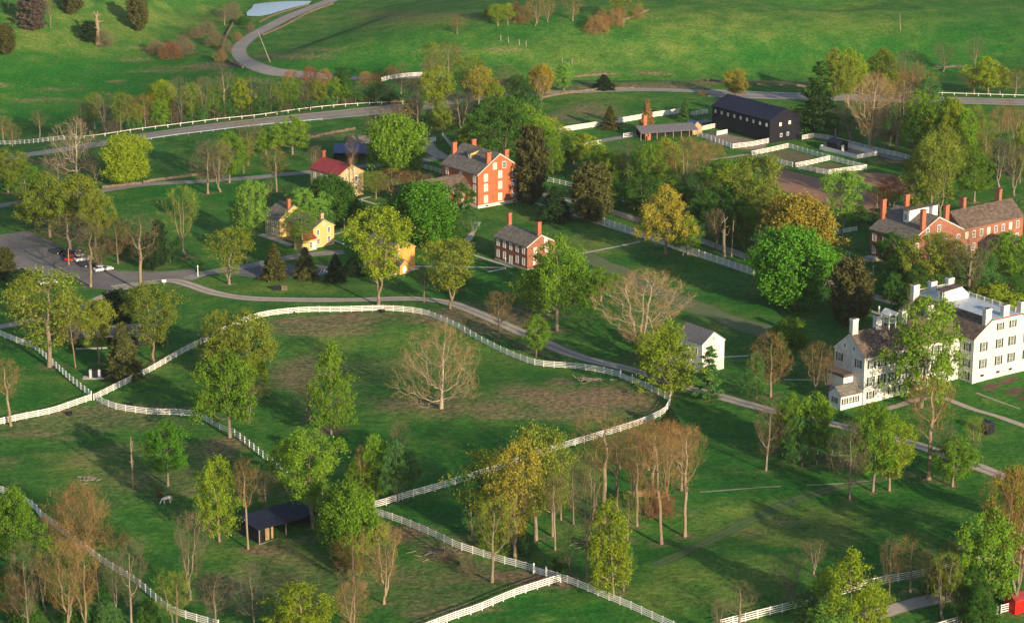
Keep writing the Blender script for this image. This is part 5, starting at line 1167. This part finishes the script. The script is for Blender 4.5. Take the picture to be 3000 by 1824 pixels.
fence([(2202,457),(2260,475),(2326,491)], 'white pen fence, left lower side of the double pen', 1.45, 4, 2.3, False)
fence([(2340,495),(2390,506),(2428,512)], 'white pen fence, lower corner of the double pen', 1.45, 4, 2.3, False)
fence([(2428,512),(2480,505),(2538,497)], 'white pen fence, sunlit lower right side of the double pen', 1.45, 4, 2.3, False)
fence([(2330,492),(2380,482),(2430,470)], 'white pen fence dividing the double pen in two', 1.45, 4, 2.3, False)
fence([(2350,410),(2380,404),(2420,408),(2480,424),(2560,444),(2640,462),(2700,478),(2760,494)], 'white fence running right from the black barn along the lane', 1.4, 4, 2.4, False)
fence([(0,424),(60,422),(120,417),(190,409)], 'low white fence at the left end of the highway', 1.3, 3, 3.0, False)
HWG = [(190,409),(280,403),(400,385),(520,370),(640,355),(750,344),(880,326),(960,317),(1050,310),(1180,304)]
fence(HWG, 'white guard rail along the far side of the highway', 0.95, 1, 4.0, True, 'guard_rail', group='guard rails')
fence([(2655,275),(2700,276),(2750,278),(2850,281),(3010,286)], 'white guard rail along the right end of the highway', 0.9, 1, 4.0, False, 'guard_rail', group='guard rails')
fence([(408,415),(520,399),(620,387),(750,371),(850,362),(951,353)], 'thin metal rail on the near side of the highway', 0.65, 1, 4.0, True, 'guard_rail', 0.1, 'pale_metal', group='guard rails')
fence([(1118,240),(1150,232),(1190,226),(1250,223)], 'white fence at the end of the country road', 1.4, 4, 2.4, True)
fence([(1228,492),(1260,498),(1300,512)], 'shaded white fence left of the tall red house', 1.3, 4, 2.4, False)
fence([(1246,418),(1276,414)], 'short white fence at the top of the driveway', 1.3, 4, 2.4, False)
fence([(1296,398),(1310,416),(1326,436)], 'pale fence descending to the tall red house', 1.2, 3, 2.6, False)
# ------------------------------------------------------------------ dry stone walls
def stonewall(pts, label, h=0.9, wd=0.7, seed=1):
    W = worldline(pts, 0.9, True); r = random.Random(seed); mb = MB(); o0 = Vector((*W[0], gz(*W[0])))
    P3 = []
    for i, (x, y) in enumerate(W):
        a = W[max(i-1,0)]; c = W[min(i+1,len(W)-1)]; d = Vector((c[0]-a[0], c[1]-a[1], 0)).normalized(); n = Vector((-d.y, d.x, 0))
        p = Vector((x, y, gz(x, y)))-o0; hh = h*r.uniform(0.75, 1.15); w_ = wd*r.uniform(0.85, 1.15)/2
        P3.append([p-n*w_*1.2+Vector((0,0,-0.4)), p-n*w_*0.8+Vector((0,0,hh)), p+n*w_*0.8+Vector((0,0,hh*r.uniform(.9,1.05))), p+n*w_*1.2+Vector((0,0,-0.4))])
    for q in P3: mb.v += [tuple(v) for v in q]
    for i in range(len(P3)-1):
        k = 4*i
        for j in range(3): mb.f.append((k+j, k+j+1, k+4+j+1, k+4+j))
    mb.f.append((0,1,2,3)); k = 4*(len(P3)-1); mb.f.append((k+3,k+2,k+1,k))
    o = mb.obj('stone_wall', M['field_stone'], None, o0); return tag(o, label, 'wall', 'dry stone field walls')
for i, (p, l, h) in enumerate([
 ([(1585,288),(1650,276),(1710,268),(1780,262),(1860,260)], 'brown stone wall curving above the barn meadow', 1.0),
 ([(1680,227),(1720,222),(1780,219)], 'short pale stone wall near the small dark spruce', 0.9),
 ([(2072,236),(2150,244),(2250,250),(2360,254),(2460,257)], 'long reddish stone wall parallel to the highway at right', 0.9),
 ([(902,406),(960,394),(1040,378)], 'brown stone wall in the meadow above the blue roof', 1.0),
 ([(298,551),(360,544),(417,538)], 'stone wall beside the lane below the round maple', 0.9),
 ([(418,536),(470,528),(560,516),(640,505)], 'shaded stone wall under the bare lane trees', 1.0),
 ([(60,470),(130,476),(220,470)], 'stone wall below the highway at far left', 0.9),
 ([(975,12),(900,40),(830,78),(770,104)], 'dark stone wall along the inner side of the country road', 0.9),
 ([(690,60),(668,96),(655,130),(650,160),(672,182),(712,200)], 'tan brushy stone wall outside the road bend', 1.1),
 ([(760,66),(800,46),(850,30),(905,14)], 'tan wall between pond and country road', 0.7),
 ([(1720,90),(1780,72),(1850,52),(1900,30)], 'reddish stone wall under the far pasture thicket', 0.9),
 ([(1500,1010),(1560,1030),(1620,1052),(1680,1066)], 'low broken stone edge between drive and pasture fence', 0.35),
 ([(0,488),(40,480),(90,470)], 'stone wall at the left edge below the highway', 0.8)]): stonewall(p, l, h*0.75, 0.7, i+1)
# ------------------------------------------------------------------ cars
def car(px, rz, paint, label, L=4.6, W=1.8, H=1.45, suv=False):
    o = empty('parked_car', G(*px), rz, label, 'car', 'cars parked in the lot')
    h0, h1 = 0.32, (0.95 if not suv else 1.05)
    prof = [(-L/2, h0+0.1), (-L/2+0.1, h0), (L/2-0.1, h0), (L/2, h0+0.12), (L/2-0.05, h1-0.25), (L/2-0.9, h1-0.08), (L*0.15, h1), (-L*0.34, h1), (-L/2+0.15, h1-0.06)]
    me = MB().prism(prof, -W/2, W/2, 'y').obj('body', M[paint], o)
    bv = me.modifiers.new('bevel', 'BEVEL'); bv.width = 0.09; bv.segments = 2
    x0, x1 = (-L*0.42, L*0.20); a, c = (0.5, 0.75) if not suv else (0.15, 0.6)
    cab = MB().hexa([(x0,-W/2+.06,h1-.02),(x1,-W/2+.06,h1-.02),(x1,W/2-.06,h1-.02),(x0,W/2-.06,h1-.02),(x0+a,-W/2+.26,H-.05),(x1-c,-W/2+.26,H-.05),(x1-c,W/2-.26,H-.05),(x0+a,W/2-.26,H-.05)])
    cab.obj('windows', M['glass_dark'], o)
    rf = MB().hexa([(x0+a-.06,-W/2+.22,H-.05),(x1-c+.05,-W/2+.22,H-.05),(x1-c+.05,W/2-.22,H-.05),(x0+a-.06,W/2-.22,H-.05),(x0+a+.1,-W/2+.34,H+.03),(x1-c-.1,-W/2+.34,H+.03),(x1-c-.1,W/2-.34,H+.03),(x0+a+.1,W/2-.34,H+.03)])
    for xx in (x0+a+0.9 if not suv else x0+a+1.1,):
        rf.box(xx-.05, -W/2+.05, h1, xx+.05, -W/2+.24, H-.05).box(xx-.05, W/2-.24, h1, xx+.05, W/2-.05, H-.05)
    rf.obj('roof', M[paint], o)
    for sx in (-L*0.30, L*0.31):
        for sy in (-1, 1):
            wl = MB().tube((sx, sy*(W/2-0.20), 0.33), (sx, sy*(W/2+0.02), 0.33), 0.33, 0.33, 14).obj('wheel', M['rubber'], o)
            MB().tube((sx, sy*(W/2+0.02), 0.33), (sx, sy*(W/2+0.035), 0.33), 0.19, 0.17, 10).obj('rim', M['pale_metal'], wl)
    for sy in (-1, 1):
        MB().box(L/2-.06, sy*(W/2-.3)-.14, h1-.35, L/2+.012, sy*(W/2-.3)+.14, h1-.22).obj('headlight', M['pane_cream'], o)
        MB().box(-L/2-.012, sy*(W/2-.25)-.12, h1-.3, -L/2+.12, sy*(W/2-.25)+.12, h1-.16).obj('tail_light', M['red_metal'], o)
R = math.radians
car((303,793), R(32), 'car_white', 'white sedan parked nearest the lot entrance', 4.9)
car((245,764), R(34), 'car_white', 'pale minivan behind the bare leaning tree', 4.8, 1.85, 1.75, True)
car((262,779), R(34), 'car_dark', 'dark car half hidden between the white cars')
car((211,762), R(64), 'car_red', 'bright red car left of the pale minivan', 4.3)
car((178,741), R(40), 'car_dark', 'dark blue car at the far end of the row')
car((203,747), R(60), 'car_dark', 'black car behind the red car', 4.2)
car((216,737), R(36), 'car_dark', 'dark car under the trees at the row end', 4.4)
car((141,832), R(28), 'car_white', 'silver-white car seen through the olive tree at lower left', 4.6, 1.8, 1.5)
# ------------------------------------------------------------------ poles, signs, cabinets, logs
def pole(px, h, label, r=0.11, mat='white_paint', name='post', cat='post', lean=(0,0), ball=True):
    P = G(*px); o = empty(name, P, 0, label, cat)
    MB().tube((0,0,-0.3), (lean[0],lean[1],h), r*1.2, r*0.8, 8).obj('shaft', M[mat], o)
    if ball: MB().tube((lean[0],lean[1],h), (lean[0],lean[1],h+0.12), r*1.9, r*1.9, 8).tube((lean[0],lean[1],h+0.12), (lean[0],lean[1],h+0.4), r*1.3, r*0.2, 8).obj('cap', M[mat], o)
    return o
pole((580,810), 2.6, 'white post on the lawn where the drive forks')
pole((1009,672), 2.6, 'white post beside the crossing footpaths left of the vivid tree')
pole((1481,788), 2.7, 'white post at the meeting of footpaths by the dark brick house')
pole((2001,748), 2.6, 'white post in front of the lawn fence')
pole((2210,815), 2.2, 'white post at the end of the lawn fence', ball=False)
pole((2488,768), 2.4, 'white post left of the stone steps of the brick house')
pole((2521,800), 2.2, 'white post by the brick house path fence')
pole((2558,806), 2.2, 'white post nearest the brick house steps')
pole((2410,884), 1.8, 'short white post right of the vivid round maple', ball=False)
pole((2575,915), 1.6, 'white gate post behind the belfry', 0.22, ball=False)
pole((202,776), 4.2, 'orange-brown post at the edge of the parking lot', 0.12, 'raw_plank', ball=False)
pole((792,182), 11.5, 'leaning weathered utility pole inside the road bend', 0.15, 'weathered_wood', 'utility_pole', 'pole', (-4.3,0.0), False)
pole((2143,752), 9.5, 'slim grey utility pole behind the lawn fence', 0.12, 'weathered_wood', 'utility_pole', 'pole', (0.3,0), False)
pole((2636,145), 6.5, 'thin pole in the far right pasture', 0.12, 'weathered_wood', 'utility_pole', 'pole', (-0.6,0), False)
for (x, y) in ((1521,106),(1541,106),(1648,120),(1668,124),(1676,120),(1467,106),(1489,106)):
    pole((x,y), 2.2, None, 0.16, 'weathered_wood', 'wooden_post', 'post', ball=False)['label'] = 'weathered post in the row below the far pasture thicket'
for o in list(COL.objects):
    if o.name.startswith('wooden_post'): o['group'] = 'posts below the far thicket'
o = empty('sign', G(481,832), R(10), 'small white sign beside the drive fork', 'sign')
MB().box(-0.04,-0.04,-0.2,0.04,0.04,0.9).obj('sign_post', M['white_paint'], o); MB().box(-0.5,-0.07,0.5,0.5,-0.045,1.15).obj('sign_board', M['white_paint'], o)
o = empty('utility_cabinet', G(278,1107), R(5), 'pair of white utility cabinets with a dark unit on a pale slab', 'cabinet')
MB().box(-2.6,-0.9,-0.2,3.2,1.4,0.08).obj('slab', M['pale_stone'], o)
for x in (-1.2, 0.7): MB().box(x,0,0.08,x+0.55,0.9,1.8).obj('cabinet', M['pale_stone'], o); MB().box(x+.05,-.03,0.3,x+.5,-.002,1.6).obj('cabinet_door', M['pale_metal'], o)
MB().box(-0.5,0.1,0.08,0.65,0.8,1.8).box(1.5,0.1,0.08,3.0,0.9,1.5).obj('dark_unit', M['black_board'], o)
o = empty('utility_cabinet', G(820,850), R(5), 'dark utility unit and pinkish cabinet on the lawn above the drive', 'cabinet')
MB().box(-1.6,0,-0.1,-0.9,0.6,1.2).box(-0.6,0,-0.1,0.1,0.6,1.2).obj('dark_unit', M['black_board'], o); MB().box(0.4,0,-0.1,1.8,0.7,1.1).obj('cabinet', M['field_stone'], o)
def brush(px, n, L, r, label, seed, col='weathered_wood'):
    P = G(*px); rr = random.Random(seed); mb = MB()
    for i in range(n):
        a = Vector((rr.gauss(0,r*0.8), rr.gauss(0,r*0.4), rr.uniform(0.05,0.6))); d = Vector((rr.gauss(0,1), rr.gauss(0,0.7), rr.uniform(-0.15,0.3))).normalized()*L*rr.uniform(.4,1)
        q = rr.uniform(0.04,0.12); mb.tube(a, a+d, q, q*0.3, 5)
    tag(mb.obj('brush_pile', M[col], None, P), label, 'brush pile')
brush((256,1408), 46, 1.6, 1.5, 'pile of cut branches above the domed bare bush', 4, 'weathered_wood')
brush((1725,1116), 60, 2.0, 1.6, 'reddish brush heap inside the pasture near the gate', 5, 'weathered_wood')
brush((1290,1628), 40, 3.0, 2.0, 'fallen grey branches beside the descending fence', 6)
brush((2790,200), 40, 5.0, 3.0, 'fallen pale tree on the far right slope', 7)
brush((1885,1448), 50, 3.0, 1.6, 'broken branch pile among the tall clump trunks', 8, 'raw_plank')
brush((1730,1590), 40, 2.4, 2.4, 'grey brush heap below the tall clump', 9)
# little burial plot of pale kerbs
o = empty('burial_plot', G(2460,1352), R(-8), 'small plot ringed by pale stone kerbs and short posts', 'plot')
kb = MB()
for (x0,y0,x1,y1) in ((-4,-2,4,-1.8),(-4,3.8,4,4),(-4,-1.8,-3.8,3.8),(3.8,-1.8,4,3.8),(-3.8,0.9,3.8,1.1)): kb.box(x0,y0,-0.4,x1,y1,0.14)
kb.obj('kerb', M['field_stone'], o)
for (x,y) in ((-4.4,-2.4),(4.4,-2.2),(4.4,4.4),(-4.4,4.2),(-1.5,4.6),(1.5,-2.6)): MB().box(x-.06,y-.06,-0.4,x+.06,y+.06,0.8).obj('post', M['pale_stone'], o)
# ------------------------------------------------------------------ horses
def horse(px, rz, coat, mane, label, grazing):
    o = empty('horse', G(*px), rz, label, 'horse')
    V = []; E = []; Rr = []
    def a(p, r, par=None):
        V.append(p); Rr.append(r); i = len(V)-1
        if par is not None: E.append((par, i))
        return i
    hip = a((-0.55,0,1.30), .30); mid_ = a((0,0,1.22), .31, hip); sh_ = a((0.55,0,1.27), .29, mid_)
    rump = a((-0.82,0,1.24), .22, hip)
    if grazing: n1 = a((0.95,0,1.12), .19, sh_); n2 = a((1.22,0,0.78), .14, n1); hd = a((1.36,0,0.52), .13, n2); mz = a((1.48,0,0.22), .085, hd)
    else: n1 = a((0.85,0,1.58), .19, sh_); n2 = a((1.08,0,1.92), .14, n1); hd = a((1.26,0,2.02), .13, n2); mz = a((1.62,0,1.82), .085, hd)
    for s in (-1, 1):
        k = a((0.55,s*.17,0.95), .13, sh_); k = a((0.57,s*.17,0.55), .075, k); k = a((0.55,s*.17,0.2), .05, k); a((0.58,s*.17,0.04), .07, k)
        k = a((-0.62,s*.18,0.98), .17, hip); k = a((-0.50,s*.18,0.74), .11, k); k = a((-0.74,s*.18,0.50), .07, k); k = a((-0.70,s*.18,0.2), .05, k); a((-0.66,s*.18,0.04), .07, k)
        a((hd and V[hd][0]-.05, s*.07, V[hd][2]+.17), .03, hd)
    me = bpy.data.meshes.new('horse_body'); me.from_pydata(V, E, []); b_ = link('body', me, o)
    me.materials.append(M[coat]); md = b_.modifiers.new('skin', 'SKIN'); md.use_smooth_shade = True
    for i, q in enumerate(Rr): me.skin_vertices[0].data[i].radius = (q, q)
    me.skin_vertices[0].data[0].use_root = True
    ss = b_.modifiers.new('sub', 'SUBSURF'); ss.levels = 2; ss.render_levels = 2
    MB().tube((-0.98,0,1.28), (-1.12,0,0.55), .06, .09, 6).obj('tail', M[mane], o)
    p, q = V[n1], V[n2]; MB().hexa([(p[0]-.28,-.03,p[2]+.02),(p[0]-.28,.03,p[2]+.02),(q[0]-.1,.03,q[2]+.02),(q[0]-.1,-.03,q[2]+.02),(p[0]-.25,-.03,p[2]+.24),(p[0]-.25,.03,p[2]+.24),(q[0]+.02,.03,q[2]+.18),(q[0]+.02,-.03,q[2]+.18)]).obj('mane', M[mane], o)
horse((489,1474), R(215), 'horse_white', 'horse_white', 'white horse grazing in the lower left pasture', True)
horse((467,1461), R(125), 'horse_bay', 'hair_dark', 'dark brown horse with raised head behind the white horse', False)
for (x, y, l) in ((380,1188,'small dark trough behind the fence right of the crossing'),(203,1214,'dark bucket-like trough in a worn patch of pasture'),(861,916,'dark waterer at the top of the curving fence, left one'),(1120,914,'dark waterer at the top of the curving fence, right one')):
    o = empty('water_trough', G(x, y), 0.3, l, 'trough'); MB().tube((0,0,-0.1),(0,0,0.6),0.6,0.66,14,False).tube((0,0,-0.1),(0,0,0.05),0.6,0.6,14).obj('tub', M['black_board'], o); MB().tube((0,0,0.40),(0,0,0.45),0.58,0.58,14).obj('water', M['glass_dark'], o)

# ------------------------------------------------------------------ haze
hm = bpy.data.materials.new('haze'); hm.use_nodes = True; ht = hm.node_tree
for n_ in list(ht.nodes):
    if n_.type == 'BSDF_PRINCIPLED': ht.nodes.remove(n_)
pv = ht.nodes.new('ShaderNodeVolumePrincipled'); pv.inputs['Color'].default_value = (0.80,0.90,1.0,1); pv.inputs['Density'].default_value = HAZE
pv.inputs['Anisotropy'].default_value = 0.0
ht.links.new(pv.outputs[0], ht.nodes['Material Output'].inputs['Volume'])
hb = MB().box(float(gx[0])-60, float(gy[0])-60, float(ZZ.min())-1.0, float(gx[-1])+60, float(gy[-1])+60, CAM_H+3).obj('haze', hm); tag(hb, kind='stuff')
